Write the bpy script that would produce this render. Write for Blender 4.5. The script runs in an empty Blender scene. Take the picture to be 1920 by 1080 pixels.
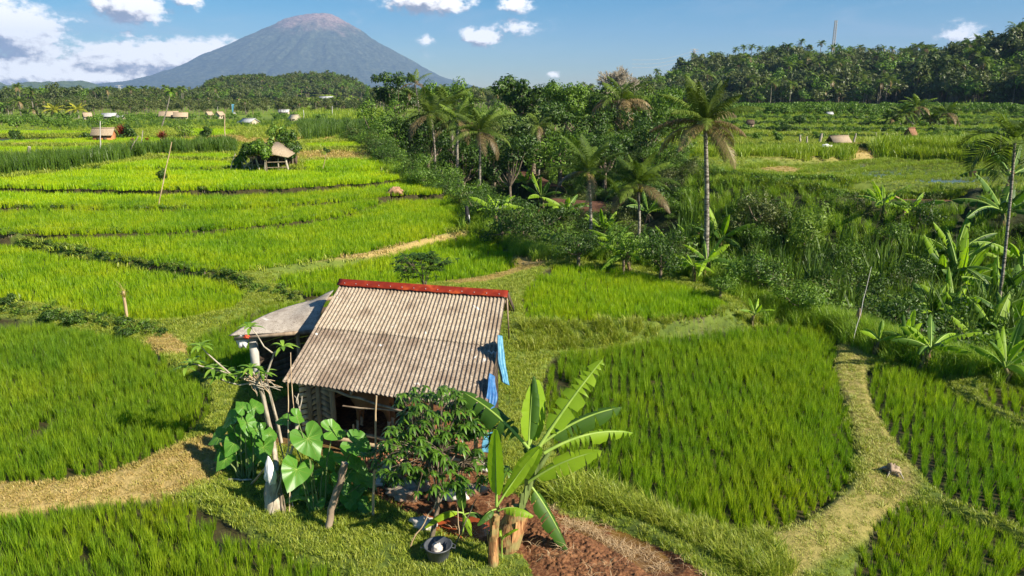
import bpy, math, random
import numpy as np
from math import radians, sin, cos, tan, pi, atan2, sqrt
from mathutils import Vector

scene = bpy.context.scene
col = scene.collection
# ------------------------------------------------------------------ camera
W_, H_, FPX, PITCH, CAMZ = 1920, 1080, 1371.0, radians(14.7), 9.0
cam_d = bpy.data.cameras.new("camera")
cam_d.sensor_width = 36.0
cam_d.lens = 36.0 * FPX / W_
cam_d.clip_start, cam_d.clip_end = 0.1, 60000
cam = bpy.data.objects.new("camera", cam_d)
cam.location = (0, 0, CAMZ)
cam.rotation_euler = (pi / 2 - PITCH, 0, 0)
col.objects.link(cam)
scene.camera = cam
scene.view_settings.view_transform = 'Standard'
scene.view_settings.look = 'None'
scene.view_settings.exposure = 1.05
scene.view_settings.gamma = 1.0
scene.cycles.volume_bounces = 0
scene.cycles.max_bounces = 6
scene.cycles.diffuse_bounces = 3
scene.cycles.transparent_max_bounces = 6

def ray(px, py):
    u, v = (px - 960) / FPX, (540 - py) / FPX
    return np.array([u, cos(PITCH) + v * sin(PITCH), -sin(PITCH) + v * cos(PITCH)])
def at(px, py, z=0.0):
    """ground point seen at a photo position, at height z"""
    d = ray(px, py)
    if d[2] > -0.004: d[2] = -0.004
    t = (z - CAMZ) / d[2]
    return np.array([d[0] * t, d[1] * t, z])
def atd(px, py, D):
    """point at forward distance D"""
    d = ray(px, py); t = D / d[1]
    return np.array([d[0] * t, D, CAMZ + d[2] * t])

# ------------------------------------------------------------------ sun and sky
SUN_EL = radians(36)
SUN_H = np.array([0.86, -0.51]); SUN_H /= np.linalg.norm(SUN_H)
sd = bpy.data.lights.new("sun", 'SUN')
sd.energy = 5.0; sd.angle = radians(0.55); sd.color = (1.0, 0.90, 0.74)
so = bpy.data.objects.new("sun", sd)
tosun = Vector((SUN_H[0] * cos(SUN_EL), SUN_H[1] * cos(SUN_EL), sin(SUN_EL)))
so.rotation_euler = tosun.to_track_quat('Z', 'Y').to_euler()
so.location = (40, -30, 60)
col.objects.link(so)

class NT:
    """tiny node-tree helper"""
    def __init__(s, nt): s.nt = nt; s.N = nt.nodes; s.L = nt.links
    def n(s, typ, ins=None, **kw):
        nd = s.N.new(typ)
        for k, v in kw.items(): setattr(nd, k, v)
        for k, v in (ins or {}).items():
            sock = nd.inputs[k]
            if isinstance(v, bpy.types.NodeSocket): s.L.new(v, sock)
            else: sock.default_value = v
        return nd
    def m(s, op, a, b=0.0, c=0.0, clamp=False):
        nd = s.N.new('ShaderNodeMath'); nd.operation = op; nd.use_clamp = clamp
        for i, v in enumerate((a, b, c)):
            if isinstance(v, bpy.types.NodeSocket): s.L.new(v, nd.inputs[i])
            else: nd.inputs[i].default_value = v
        return nd.outputs[0]
    def mix(s, f, a, b, typ='RGBA', blend='MIX'):
        nd = s.N.new('ShaderNodeMix'); nd.data_type = typ
        if typ == 'RGBA': nd.blend_type = blend
        ia, ib, o = {'RGBA': (6, 7, 2), 'FLOAT': (2, 3, 0)}[typ]
        for i, v in ((0, f), (ia, a), (ib, b)):
            if isinstance(v, bpy.types.NodeSocket): s.L.new(v, nd.inputs[i])
            else: nd.inputs[i].default_value = (*v, 1) if isinstance(v, tuple) and len(v) == 3 else v
        return nd.outputs[o]
    def ramp(s, f, stops, interp='LINEAR'):
        nd = s.N.new('ShaderNodeValToRGB'); cr = nd.color_ramp; cr.interpolation = interp
        while len(cr.elements) < len(stops): cr.elements.new(0.5)
        for e, (p, c) in zip(cr.elements, stops):
            e.position = p; e.color = (*c, 1) if len(c) == 3 else c
        s.L.new(f, nd.inputs[0]); return nd.outputs[0]
    def noise(s, vec, scale, detail=3, rough=0.55, dist=0.0):
        nd = s.N.new('ShaderNodeTexNoise')
        nd.inputs['Scale'].default_value = scale; nd.inputs['Detail'].default_value = detail
        nd.inputs['Roughness'].default_value = rough; nd.inputs['Distortion'].default_value = dist
        if vec is not None: s.L.new(vec, nd.inputs['Vector'])
        return nd.outputs['Fac']

world = bpy.data.worlds.new("World"); scene.world = world; world.use_nodes = True
wt = NT(world.node_tree); wt.N.clear()
sky = wt.n('ShaderNodeTexSky', sky_type='NISHITA', sun_disc=False)
sky.sun_elevation = SUN_EL; sky.sun_rotation = atan2(SUN_H[0], SUN_H[1])
sky.altitude = 300; sky.air_density = 1.0; sky.dust_density = 0.2; sky.ozone_density = 3.0
skyc = wt.n('ShaderNodeHueSaturation', {'Hue': 0.497, 'Saturation': 1.78, 'Value': 0.98, 'Color': sky.outputs[0]}).outputs[0]
tc = wt.n('ShaderNodeTexCoord').outputs['Generated']
sx = wt.n('ShaderNodeSeparateXYZ', {0: tc})
az = wt.m('ARCTAN2', sx.outputs[0], sx.outputs[1]); el = wt.m('ARCSINE', sx.outputs[2])
uv = wt.n('ShaderNodeCombineXYZ', {0: az, 1: el, 2: 0.0}).outputs[0]
# clouds: (photo x, y, half width, half height, strength)
CLOUDS = [(20, 62, 85, 46, 1.1), (-70, 40, 70, 60, 1.0), (70, 92, 90, 26, .75), (60, 140, 160, 36, 1.15), (180, 145, 160, 34, 1.05), (235, 112, 90, 30, 1.15), (340, 108, 130, 32, 1.15), (400, 96, 60, 20, .9),
          (10, 165, 110, 18, .8), (250, 12, 58, 34, 1.0), (355, 0, 26, 20, .8), (800, 0, 88, 26, .95), (905, 70, 40, 19, .95), (880, 62, 20, 14, .7), (970, 10, 36, 16, .75), (970, 52, 70, 22, .42),
          (430, 100, 60, 30, .8), (1040, 139, 17, 9, .6), (800, 74, 20, 12, .5), (1800, 62, 40, 22, .62), (225, 66, 40, 12, .5), (285, 72, 30, 10, .45), (140, 40, 34, 14, .4), (948, 160, 20, 9, .7)]
g = bpy.data.node_groups.new("cloud_density", 'ShaderNodeTree')
g.interface.new_socket('P', in_out='INPUT', socket_type='NodeSocketVector')
g.interface.new_socket('D', in_out='OUTPUT', socket_type='NodeSocketFloat')
gt = NT(g); gi = gt.N.new('NodeGroupInput'); go = gt.N.new('NodeGroupOutput')
P = gi.outputs[0]
acc = None
for (cx, cy, rx, ry, st) in CLOUDS:
    d0 = ray(cx, cy); d0 /= np.linalg.norm(d0)
    u0, v0 = atan2(d0[0], d0[1]), math.asin(d0[2])
    ru, rv = rx / FPX * 1.0, ry / FPX * 1.0
    q = gt.n('ShaderNodeVectorMath', {0: P, 1: (u0, v0, 0)}, operation='SUBTRACT').outputs[0]
    q = gt.n('ShaderNodeVectorMath', {0: q, 1: (1 / ru, 1 / rv, 1)}, operation='MULTIPLY').outputs[0]
    l = gt.n('ShaderNodeVectorMath', {0: q}, operation='LENGTH').outputs['Value']
    e = gt.m('MULTIPLY', gt.m('SUBTRACT', 1.3, l), st * 1.55)
    e = gt.m('MAXIMUM', e, 0.0)
    acc = e if acc is None else gt.m('SMOOTH_MAX', acc, e, 0.25)
st2 = gt.n('ShaderNodeVectorMath', {0: P, 1: (1, 1.5, 1)}, operation='MULTIPLY').outputs[0]
f1 = gt.noise(st2, 22, 8, 0.6, 0.3)
f2 = gt.noise(st2, 6, 3, 0.5)
amp_ = gt.m('MULTIPLY', acc, 1.6, clamp=True)
dn = gt.m('ADD', acc, gt.m('MULTIPLY', gt.m('MULTIPLY', gt.m('SUBTRACT', f1, 0.5), 2.3), amp_))
dn = gt.m('ADD', dn, gt.m('MULTIPLY', gt.m('SUBTRACT', f2, 0.5), 0.7))
f3 = gt.noise(st2, 75, 5, 0.6)
dn = gt.m('ADD', dn, gt.m('MULTIPLY', gt.m('MULTIPLY', gt.m('SUBTRACT', f3, 0.5), amp_), 2.1))
dn = gt.m('MULTIPLY', dn, gt.m('GREATER_THAN', acc, 0.001))
gt.L.new(dn, go.inputs[0])
c1 = wt.N.new('ShaderNodeGroup'); c1.node_tree = g; wt.L.new(uv, c1.inputs[0])
uv2 = wt.n('ShaderNodeVectorMath', {0: uv, 1: (0.010, 0.012, 0)}, operation='ADD').outputs[0]
c2 = wt.N.new('ShaderNodeGroup'); c2.node_tree = g; wt.L.new(uv2, c2.inputs[0])
cov = wt.n('ShaderNodeMapRange', {0: c1.outputs[0], 1: 0.25, 2: 1.05}, interpolation_type='SMOOTHSTEP').outputs[0]
lit = wt.m('ADD', 0.62, wt.m('MULTIPLY', wt.m('SUBTRACT', c1.outputs[0], c2.outputs[0]), 0.95), clamp=True)
ccol = wt.ramp(lit, [(0.0, (3.2, 3.2, 3.6)), (0.3, (6.0, 5.6, 5.7)), (0.6, (12.0, 11.2, 10.4)), (1.0, (17, 16.2, 15))])
# thin high cirrus
cv = wt.n('ShaderNodeVectorMath', {0: uv, 1: (2.2, 9, 1)}, operation='MULTIPLY').outputs[0]
ci = wt.noise(cv, 2.3, 7, 0.62, 0.6)
ci = wt.n('ShaderNodeMapRange', {0: ci, 1: 0.47, 2: 0.85, 4: 0.5}, interpolation_type='SMOOTHSTEP').outputs[0]
skyc = wt.mix(ci, skyc, (7.4, 7.6, 8.0))
skyc = wt.mix(cov, skyc, ccol)
bg = wt.n('ShaderNodeBackground', {'Color': skyc, 'Strength': 0.05})
wo = wt.n('ShaderNodeOutputWorld', {0: bg.outputs[0]})

# ------------------------------------------------------------------ mesh helpers
rng = np.random.default_rng(7)
random.seed(7)

class MB:
    def __init__(s): s.V = []; s.S = []; s.I = []; s.M = []; s.T = []; s.nv = 0
    def add(s, V, F, mi=0, tint=None):
        V = np.asarray(V, dtype=np.float64).reshape(-1, 3); F = np.asarray(F, dtype=np.int64)
        s.V.append(V); s.I.append((F + s.nv).ravel()); s.S.append(np.full(len(F), F.shape[1])); s.M.append(np.full(len(F), mi))
        if tint is None: tint = np.full(len(V), 0.5)
        s.T.append(np.broadcast_to(np.asarray(tint, float), (len(V),)) if np.ndim(tint) == 0 else np.asarray(tint, float))
        s.nv += len(V); return s
    def merge(s, o, M=None, off=(0, 0, 0)):
        for V, I, S, Mi, T in zip(o.V, o.I, o.S, o.M, o.T):
            V2 = V if M is None else V @ np.asarray(M).T
            s.V.append(V2 + np.asarray(off)); s.I.append(I + s.nv); s.S.append(S); s.M.append(Mi); s.T.append(T)
        s.nv += o.nv; return s
    def mesh(s, name, mats, smooth=False, shift=None):
        V = np.concatenate(s.V); I = np.concatenate(s.I); S = np.concatenate(s.S); M = np.concatenate(s.M); T = np.concatenate(s.T)
        if shift is not None: V = V - np.asarray(shift)
        me = bpy.data.meshes.new(name)
        me.vertices.add(len(V)); me.vertices.foreach_set('co', V.astype(np.float32).ravel())
        me.loops.add(len(I)); me.loops.foreach_set('vertex_index', I.astype(np.int32))
        me.polygons.add(len(S)); st = np.concatenate([[0], np.cumsum(S)[:-1]])
        me.polygons.foreach_set('loop_start', st.astype(np.int32)); me.polygons.foreach_set('loop_total', S.astype(np.int32))
        for m in (mats if isinstance(mats, (list, tuple)) else [mats]): me.materials.append(m)
        me.polygons.foreach_set('material_index', M.astype(np.int32))
        if smooth: me.polygons.foreach_set('use_smooth', np.ones(len(S), bool))
        a = me.attributes.new('tint', 'FLOAT', 'POINT'); a.data.foreach_set('value', T.astype(np.float32))
        me.update(calc_edges=True)
        return me

def tag(o, label=None, cat=None, group=None, kind=None):
    if label: o['label'] = label
    if cat: o['category'] = cat
    if group: o['group'] = group
    if kind: o['kind'] = kind
    return o
def thing(name, loc, label, cat, group=None, kind=None):
    o = bpy.data.objects.new(name, None); o.location = tuple(float(v) for v in loc); o.empty_display_size = 0.3
    col.objects.link(o); return tag(o, label, cat, group, kind)
def part(root, name, mb, mats, smooth=False, label=None, world=True, up=None):
    """mb in world coordinates (world=True) becomes a child of root; up: the thing at whose origin the chain starts"""
    sh = (up or root).location if world else None
    o = bpy.data.objects.new(name, mb.mesh(name, mats, smooth, sh)); col.objects.link(o); o.parent = root
    if label: o['label'] = label
    return o
def solo(name, mb, mats, label, cat, group=None, kind=None, smooth=False, loc=(0, 0, 0)):
    o = bpy.data.objects.new(name, mb.mesh(name, mats, smooth)); o.location = tuple(float(v) for v in loc); col.objects.link(o)
    return tag(o, label, cat, group, kind)
def copy_tree(o, parent=None):
    c = o.copy(); col.objects.link(c); c.parent = parent
    for ch in o.children: copy_tree(ch, c)
    return c

def nrm(v): v = np.asarray(v, float); return v / (np.linalg.norm(v) + 1e-12)
def tube(pts, rad, n=8, cap=True, mb=None, mi=0, tint=0.5, bump=0.0):
    pts = np.asarray(pts, float); k = len(pts); rad = np.broadcast_to(np.asarray(rad, float), (k,))
    tg = np.gradient(pts, axis=0) if k > 2 else np.repeat([pts[-1] - pts[0]], k, 0)
    V = []; ref = np.array([0.31, 0.95, 0.02]) if abs(nrm(tg[0])[2]) > 0.7 else np.array([0, 0, 1.0])
    for i in range(k):
        t = nrm(tg[i]); a = nrm(np.cross(t, ref)); b = np.cross(t, a)
        th = np.arange(n) * 2 * pi / n
        r = rad[i] * (1 + bump * rng.standard_normal(n))
        V.append(pts[i] + np.outer(np.cos(th) * r, a) + np.outer(np.sin(th) * r, b))
    V = np.concatenate(V); F = []
    for i in range(k - 1):
        for j in range(n):
            F.append((i * n + j, i * n + (j + 1) % n, (i + 1) * n + (j + 1) % n, (i + 1) * n + j))
    mb = mb or MB(); base = mb.nv
    mb.add(V, F, mi, tint)
    if cap:
        for e, c in ((0, pts[0]), (k - 1, pts[-1])):
            ring = V[e * n:(e + 1) * n]
            mb.add(np.vstack([ring, [c]]), [(j, (j + 1) % n, n) for j in range(n)], mi, tint)
    return mb
def box(c, sx, sy, sz, ax=None, mb=None, mi=0, tint=0.5):
    """box centred at c; ax = (x, y, z axes)"""
    X, Y, Z = ax if ax is not None else np.eye(3)
    s = np.array([(i, j, k) for i in (-.5, .5) for j in (-.5, .5) for k in (-.5, .5)])
    V = np.asarray(c) + np.outer(s[:, 0] * sx, X) + np.outer(s[:, 1] * sy, Y) + np.outer(s[:, 2] * sz, Z)
    F = [(0, 1, 3, 2), (4, 6, 7, 5), (0, 4, 5, 1), (2, 3, 7, 6), (0, 2, 6, 4), (1, 5, 7, 3)]
    return (mb or MB()).add(V, F, mi, tint)
def beam(a, b, w, h, mb=None, mi=0, tint=0.5):
    a, b = np.asarray(a, float), np.asarray(b, float); X = nrm(b - a)
    ref = np.array([0, 0, 1.0]) if abs(X[2]) < 0.9 else np.array([0, 1.0, 0])
    Y = nrm(np.cross(ref, X)); Z = np.cross(X, Y)
    return box((a + b) / 2, np.linalg.norm(b - a), w, h, (X, Y, Z), mb, mi, tint)
def blades(base, az, h, bend, w, segs=3, twist=None, tint=None, mb=None, mi=0):
    """grass-like blades, vectorised"""
    base = np.asarray(base, float); n = len(base); t = np.linspace(0, 1, segs + 1)
    d = np.stack([np.cos(az), np.sin(az), 0 * az], 1)
    tw = az + pi / 2 + (twist if twist is not None else rng.uniform(-.8, .8, n))
    s = np.stack([np.cos(tw), np.sin(tw), 0 * az], 1)
    hh = np.broadcast_to(h, (n,)); bb = np.broadcast_to(bend, (n,)); ww = np.broadcast_to(w, (n,))
    out = (hh * bb)[:, None] * (t ** 1.8)[None]; up = hh[:, None] * (t[None] - 0.38 * bb[:, None] * t[None] ** 2.4)
    c = base[:, None, :] + d[:, None, :] * out[..., None]; c[..., 2] += up
    wd = ww[:, None] * np.clip(1 - t ** 2.2, 0.06, 1)[None] * 0.5
    V = np.stack([c - s[:, None, :] * wd[..., None], c + s[:, None, :] * wd[..., None]], 2).reshape(-1, 3)
    k = (segs + 1) * 2; o = (np.arange(n) * k)[:, None]
    q = np.array([(2 * i, 2 * i + 1, 2 * i + 3, 2 * i + 2) for i in range(segs)])
    F = (o[:, :, None] + q[None]).reshape(-1, 4)
    if tint is None: tint = rng.uniform(0, 1, n)
    return (mb or MB()).add(V, F, mi, np.repeat(np.broadcast_to(tint, (n,)), k))
def leaves(c, nrml, tip, L, Wd, tint, mb=None, mi=0, fold=0.15, droop=0.0):
    """diamond leaves: centre-line from c along tip, two quads folded along the midrib"""
    c = np.asarray(c, float); n = len(c)
    tip = tip / (np.linalg.norm(tip, axis=1, keepdims=True) + 1e-9)
    s = np.cross(tip, nrml); s /= (np.linalg.norm(s, axis=1, keepdims=True) + 1e-9); up = np.cross(s, tip)
    L = np.broadcast_to(L, (n,))[:, None]; Wd = np.broadcast_to(Wd, (n,))[:, None]
    p0 = c; p1 = c + tip * L * .45 - s * Wd * .5 - up * Wd * fold; p2 = c + tip * L; p3 = c + tip * L * .45 + s * Wd * .5 - up * Wd * fold
    pm = c + tip * L * .5 + up * Wd * fold * .5
    if droop: p2 = p2 - np.array([0, 0, 1]) * L * droop
    V = np.stack([p0, p1, p2, p3, pm], 1).reshape(-1, 3); o = (np.arange(n) * 5)[:, None]
    F = np.concatenate([o + np.array([[0, 1, 2, 4]]), o + np.array([[0, 4, 2, 3]])], 0)
    return (mb or MB()).add(V, F, mi, np.repeat(np.broadcast_to(tint, (n,)), 5))
def rdir(n):
    v = rng.standard_normal((n, 3)); return v / np.linalg.norm(v, axis=1, keepdims=True)
def hash2(ix, iy, s):
    v = np.sin(ix * 127.1 + iy * 311.7 + s * 74.7) * 43758.5453; return v - np.floor(v)
def vnoise(x, y, s=0.0):
    ix, iy = np.floor(x), np.floor(y); fx, fy = x - ix, y - iy
    fx = fx * fx * (3 - 2 * fx); fy = fy * fy * (3 - 2 * fy)
    a, b, c, d = hash2(ix, iy, s), hash2(ix + 1, iy, s), hash2(ix, iy + 1, s), hash2(ix + 1, iy + 1, s)
    return (a * (1 - fx) + b * fx) * (1 - fy) + (c * (1 - fx) + d * fx) * fy
def fbm(x, y, o=4, s=0.0):
    r, a, f, t = 0, .5, 1.0, 0
    for i in range(o): r = r + a * vnoise(x * f, y * f, s + i * 3.1); t += a; a *= .5; f *= 2.03
    return r / t
def sstep(a, b, x): t = np.clip((x - a) / (b - a), 0, 1); return t * t * (3 - 2 * t)

# ------------------------------------------------------------------ materials
MATS = {}
def new_mat(name):
    m = bpy.data.materials.new(name); m.use_nodes = True; t = NT(m.node_tree); t.N.clear(); MATS[name] = m
    t.out = t.N.new('ShaderNodeOutputMaterial'); return m, t
def leaf_mat(name, c1, c2, c3=None, trans=0.3, rough=0.45, spec=0.35, rnd=0.5, tcol=None, patch=None):
    """foliage: tint attribute picks c1..c2, the instance's own random number shifts it towards c3"""
    m, t = new_mat(name)
    at_ = t.n('ShaderNodeAttribute', attribute_name='tint').outputs['Fac']
    oi = t.n('ShaderNodeObjectInfo').outputs['Random']
    c = t.mix(at_, c1, c2)
    if c3: c = t.mix(t.m('MULTIPLY', oi, rnd), c, c3)
    if patch:   # patches of yellower and deeper green plants over the field
        ps = t.n('ShaderNodeNewGeometry').outputs['Position']; a_ = t.noise(ps, .22, 4, .65, .5); b_ = t.noise(ps, 1.1, 3, .6)
        c = t.mix(1.0, c, t.ramp(a_, [(.32, (.66, .80, 1.0)), (.5, (1, 1, 1)), (.68, (1.28, 1.06, 1.0))]), blend='MULTIPLY')
        c = t.mix(1.0, c, t.ramp(b_, [(.34, (.78, .84, .9)), (.62, (1.12, 1.05, 1.0))]), blend='MULTIPLY')
    p = t.n('ShaderNodeBsdfPrincipled', {'Base Color': c, 'Roughness': rough, 'Specular IOR Level': spec})
    tcn = t.mix(1.0, c, tcol or (1.25, 1.35, 0.55), blend='MULTIPLY')
    tr = t.n('ShaderNodeBsdfTranslucent', {'Color': tcn})
    ms = t.n('ShaderNodeMixShader', {0: trans, 1: p.outputs[0], 2: tr.outputs[0]})
    t.L.new(ms.outputs[0], t.out.inputs[0]); return m
def solid_mat(name, c1, c2, scale=6.0, rough=0.8, bump=0.3, stretch=(1, 1, 1), detail=5, spec=0.3, lo=0.35, hi=0.65, c3=None, s3=2.0):
    m, t = new_mat(name)
    tc = t.n('ShaderNodeTexCoord').outputs['Object']
    v = t.n('ShaderNodeVectorMath', {0: tc, 1: stretch}, operation='MULTIPLY').outputs[0]
    f = t.noise(v, scale, detail, 0.6)
    r = t.ramp(f, [(lo, c1), (hi, c2)])
    if c3: r = t.mix(t.ramp(t.noise(tc, s3, 4, .6), [(.45, (0, 0, 0)), (.62, (1, 1, 1))]), r, c3)
    at_ = t.n('ShaderNodeAttribute', attribute_name='tint').outputs['Fac']
    r = t.mix(1.0, r, t.ramp(at_, [(0, (.72, .72, .72)), (1, (1.28, 1.28, 1.28))]), blend='MULTIPLY')
    p = t.n('ShaderNodeBsdfPrincipled', {'Base Color': r, 'Roughness': rough, 'Specular IOR Level': spec})
    if bump:
        b = t.n('ShaderNodeBump', {'Strength': bump, 'Distance': 0.02, 'Height': f}); t.L.new(b.outputs[0], p.inputs['Normal'])
    t.L.new(p.outputs[0], t.out.inputs[0]); return m

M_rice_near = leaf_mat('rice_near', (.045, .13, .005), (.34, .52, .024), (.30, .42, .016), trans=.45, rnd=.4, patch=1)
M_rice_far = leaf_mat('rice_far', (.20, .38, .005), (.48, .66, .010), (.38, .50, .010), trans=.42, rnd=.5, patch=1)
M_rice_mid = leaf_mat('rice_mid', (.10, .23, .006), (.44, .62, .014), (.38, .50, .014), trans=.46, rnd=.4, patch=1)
M_grass = leaf_mat('short_grass', (.11, .20, .015), (.38, .46, .040), (.42, .42, .07), trans=.3, rnd=.6)
M_drygrass = leaf_mat('dry_grass', (.36, .27, .07), (.62, .44, .17), (.34, .34, .06), trans=.25, rnd=.7, tcol=(1.1, 1.05, .6))
M_tallgrass = leaf_mat('tall_grass', (.05, .10, .012), (.18, .26, .03), (.26, .32, .03), trans=.3, rnd=.6)
M_leaf_dark = leaf_mat('leaf_dark', (.013, .038, .006), (.085, .165, .016), (.06, .12, .02), trans=.22)
M_leaf_mid = leaf_mat('leaf_mid', (.035, .095, .009), (.21, .35, .028), (.11, .20, .03), trans=.28)
M_leaf_light = leaf_mat('leaf_light', (.09, .17, .02), (.26, .38, .05), (.2, .3, .04), trans=.3)
M_leaf_olive = leaf_mat('leaf_olive', (.055, .075, .018), (.16, .19, .045), (.12, .16, .03), trans=.22)
M_leaf_red = leaf_mat('leaf_red', (.12, .02, .015), (.34, .07, .03), (.2, .05, .02), trans=.2, tcol=(1.2, .8, .6))
M_forest = leaf_mat('forest_leaf', (.022, .045, .012), (.085, .13, .025), (.13, .15, .04), trans=.15, rnd=.75)
M_frond = leaf_mat('palm_frond', (.030, .068, .010), (.16, .24, .028), (.10, .13, .025), trans=.25, rough=.6, spec=.2)
M_frond_yel = leaf_mat('palm_frond_yellow', (.22, .25, .02), (.50, .45, .04), (.3, .33, .03), trans=.3)
M_frond_dry = leaf_mat('palm_frond_dry', (.10, .075, .035), (.30, .22, .10), trans=.2, tcol=(1.1, .9, .6))
M_banana = leaf_mat('banana_leaf', (.11, .24, .010), (.33, .50, .025), (.2, .34, .02), trans=.42, rough=.5, spec=.25)
M_banana_dk = leaf_mat('banana_leaf_dark', (.025, .08, .008), (.10, .20, .025), (.08, .16, .02), trans=.3, rough=.5, spec=.25)
M_banana_dry = leaf_mat('banana_leaf_dry', (.20, .10, .05), (.42, .27, .15), trans=.2, tcol=(1.1, .9, .7))
M_rib = solid_mat('leaf_rib', (.20, .32, .05), (.30, .42, .08), 4, .5, 0)
M_elephant = leaf_mat('elephant_grass', (.025, .07, .010), (.10, .19, .022), (.14, .22, .02), trans=.25, rnd=.5)
M_pathgrass = leaf_mat('path_grass', (.28, .32, .055), (.54, .52, .14), (.38, .42, .075), trans=.25, rnd=.8, tcol=(1.1, 1.1, .6))
M_rimgrass = leaf_mat('rim_grass', (.05, .14, .010), (.30, .47, .032), (.32, .42, .03), trans=.3, rnd=.6)
M_lightgrass = leaf_mat('light_grass', (.08, .16, .012), (.28, .41, .025), (.36, .42, .03), trans=.3, rnd=.7)
M_taro = leaf_mat('taro_leaf', (.075, .22, .02), (.13, .32, .035), (.1, .26, .03), trans=.33, rough=.4, spec=.45)
M_bark = solid_mat('bark', (.10, .075, .05), (.26, .21, .15), 9, .9, .6, (1, 1, .4))
M_bark_pale = solid_mat('bark_pale', (.26, .22, .16), (.48, .43, .34), 9, .85, .5, (1, 1, .35))
M_palmbark = solid_mat('palm_bark', (.07, .06, .045), (.34, .31, .25), 5, .9, .6, (1, 1, 3.2), lo=.4, hi=.6)
M_stem2 = solid_mat('banana_stem_old', (.07, .06, .03), (.24, .20, .09), 7, .7, .5, (2.2, 2.2, .25), c3=(.13, .15, .05), s3=3)
M_stem = solid_mat('banana_stem', (.14, .045, .018), (.56, .30, .13), 10, .6, .7, (2.6, 2.6, .22), lo=.38, hi=.62, c3=(.30, .26, .10), s3=3)
M_wood = solid_mat('old_wood', (.17, .12, .08), (.40, .31, .22), 5, .85, .4, (1, 1, .3))
M_wood_dk = solid_mat('dark_wood', (.05, .035, .025), (.14, .10, .07), 5, .9, .4, (1, 1, .3))
M_bamboo = solid_mat('pale_pole', (.36, .24, .13), (.58, .45, .29), 6, .6, .3, (1, 1, .3))
M_concrete = solid_mat('pale_concrete', (.44, .42, .38), (.62, .60, .55), 3, .8, .2)
M_thatch = solid_mat('thatch', (.22, .165, .11), (.45, .36, .25), 12, .9, .6, (1, 1, .4))
M_tan_roof = solid_mat('tan_roof', (.32, .235, .155), (.46, .36, .25), 4, .8, .2)
M_white_roof = solid_mat('white_roof', (.32, .33, .34), (.50, .51, .52), 3, .5, .1)
M_cream = solid_mat('cream_wall', (.42, .35, .25), (.54, .46, .34), 2, .85, .1)
M_orange = solid_mat('orange_brick', (.42, .14, .06), (.58, .24, .10), 5, .8, .2)
M_rust = solid_mat('rusty_tile', (.16, .08, .045), (.32, .16, .08), 4, .8, .2)
M_stone = solid_mat('stone', (.20, .16, .12), (.46, .40, .32), 4, .9, .6, c3=(.3, .15, .08), s3=3)
M_palestone = solid_mat('pale_stone', (.42, .38, .34), (.64, .60, .55), 4, .8, .4)
M_manure = solid_mat('manure', (.040, .016, .007), (.20, .085, .035), 16, .8, .8, c3=(.24, .11, .045), s3=9, detail=8)
M_cloth = solid_mat('white_cloth', (.62, .62, .62), (.80, .80, .79), 5, .8, .2)
M_redcloth = solid_mat('red_cloth', (.55, .06, .03), (.7, .10, .04), 5, .7, .1)
M_tarp = solid_mat('light_blue_tarp', (.05, .20, .33), (.13, .34, .48), 7, .45, .3)
M_tarp2 = solid_mat('deep_blue_tarp', (.02, .09, .27), (.06, .20, .42), 9, .45, .3)
M_plastic = solid_mat('grey_plastic', (.055, .06, .07), (.09, .10, .115), 4, .4, .05, spec=.5)
M_black = solid_mat('black_plastic', (.010, .010, .012), (.03, .03, .035), 4, .6, .1)
M_metal = solid_mat('galvanised', (.40, .42, .44), (.52, .54, .56), 3, .4, .05)
M_hide = solid_mat('brown_hide', (.24, .11, .05), (.36, .18, .085), 3, .8, .1)
M_hide_pale = solid_mat('pale_hide', (.50, .38, .26), (.62, .50, .37), 3, .8, .1)
M_hoof = solid_mat('dark_hoof', (.03, .02, .02), (.06, .05, .04), 3, .6, .1)
M_red_paint, t = new_mat('red_paint')
tcd = t.n('ShaderNodeTexCoord').outputs['Object']
f = t.noise(tcd, 3.0, 5, .6)
c = t.ramp(f, [(.35, (.17, .018, .008)), (.55, (.25, .028, .010)), (.72, (.48, .09, .022))])
p = t.n('ShaderNodeBsdfPrincipled', {'Base Color': c, 'Roughness': .55, 'Specular IOR Level': .2}); t.L.new(p.outputs[0], t.out.inputs[0])
def roof_mat(name, a, b, dark, dk_lo, speck):
    m, t = new_mat(name)
    tc = t.n('ShaderNodeTexCoord').outputs['Object']
    big = t.noise(tc, 1.3, 4, .6); mid = t.noise(tc, 7, 5, .65)
    c = t.ramp(mid, [(.35, a), (.65, b)])
    c = t.mix(t.ramp(big, [(dk_lo, (0, 0, 0)), (dk_lo + .16, (.75, .75, .75))]), c, dark)
    sp = t.noise(tc, 30, 2, .5)
    c = t.mix(t.ramp(sp, [(speck, (0, 0, 0)), (speck + .05, (.8, .8, .8))]), c, (.10, .075, .055))
    bl = t.noise(tc, 2.1, 3, .5, 1.0)
    c = t.mix(t.ramp(bl, [(.69, (0, 0, 0)), (.73, (.7, .7, .7))]), c, (.7, .67, .62))
    p = t.n('ShaderNodeBsdfPrincipled', {'Base Color': c, 'Roughness': .9, 'Specular IOR Level': .2})
    b_ = t.n('ShaderNodeBump', {'Strength': .5, 'Distance': .01, 'Height': sp}); t.L.new(b_.outputs[0], p.inputs['Normal'])
    t.L.new(p.outputs[0], t.out.inputs[0]); return m
M_roof_up = roof_mat('sheet_upper', (.32, .26, .185), (.45, .375, .285), (.20, .145, .10), .50, .57)
M_roof_low = roof_mat('sheet_lower', (.27, .215, .16), (.42, .35, .27), (.17, .12, .085), .46, .54)
M_annex = roof_mat('felt_sheet', (.33, .285, .235), (.47, .42, .355), (.24, .20, .165), .5, .60)
M_frond_stem = solid_mat('green_stem', (.07, .10, .03), (.18, .24, .07), 6, .5, .3, (2, 2, .3))
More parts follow.
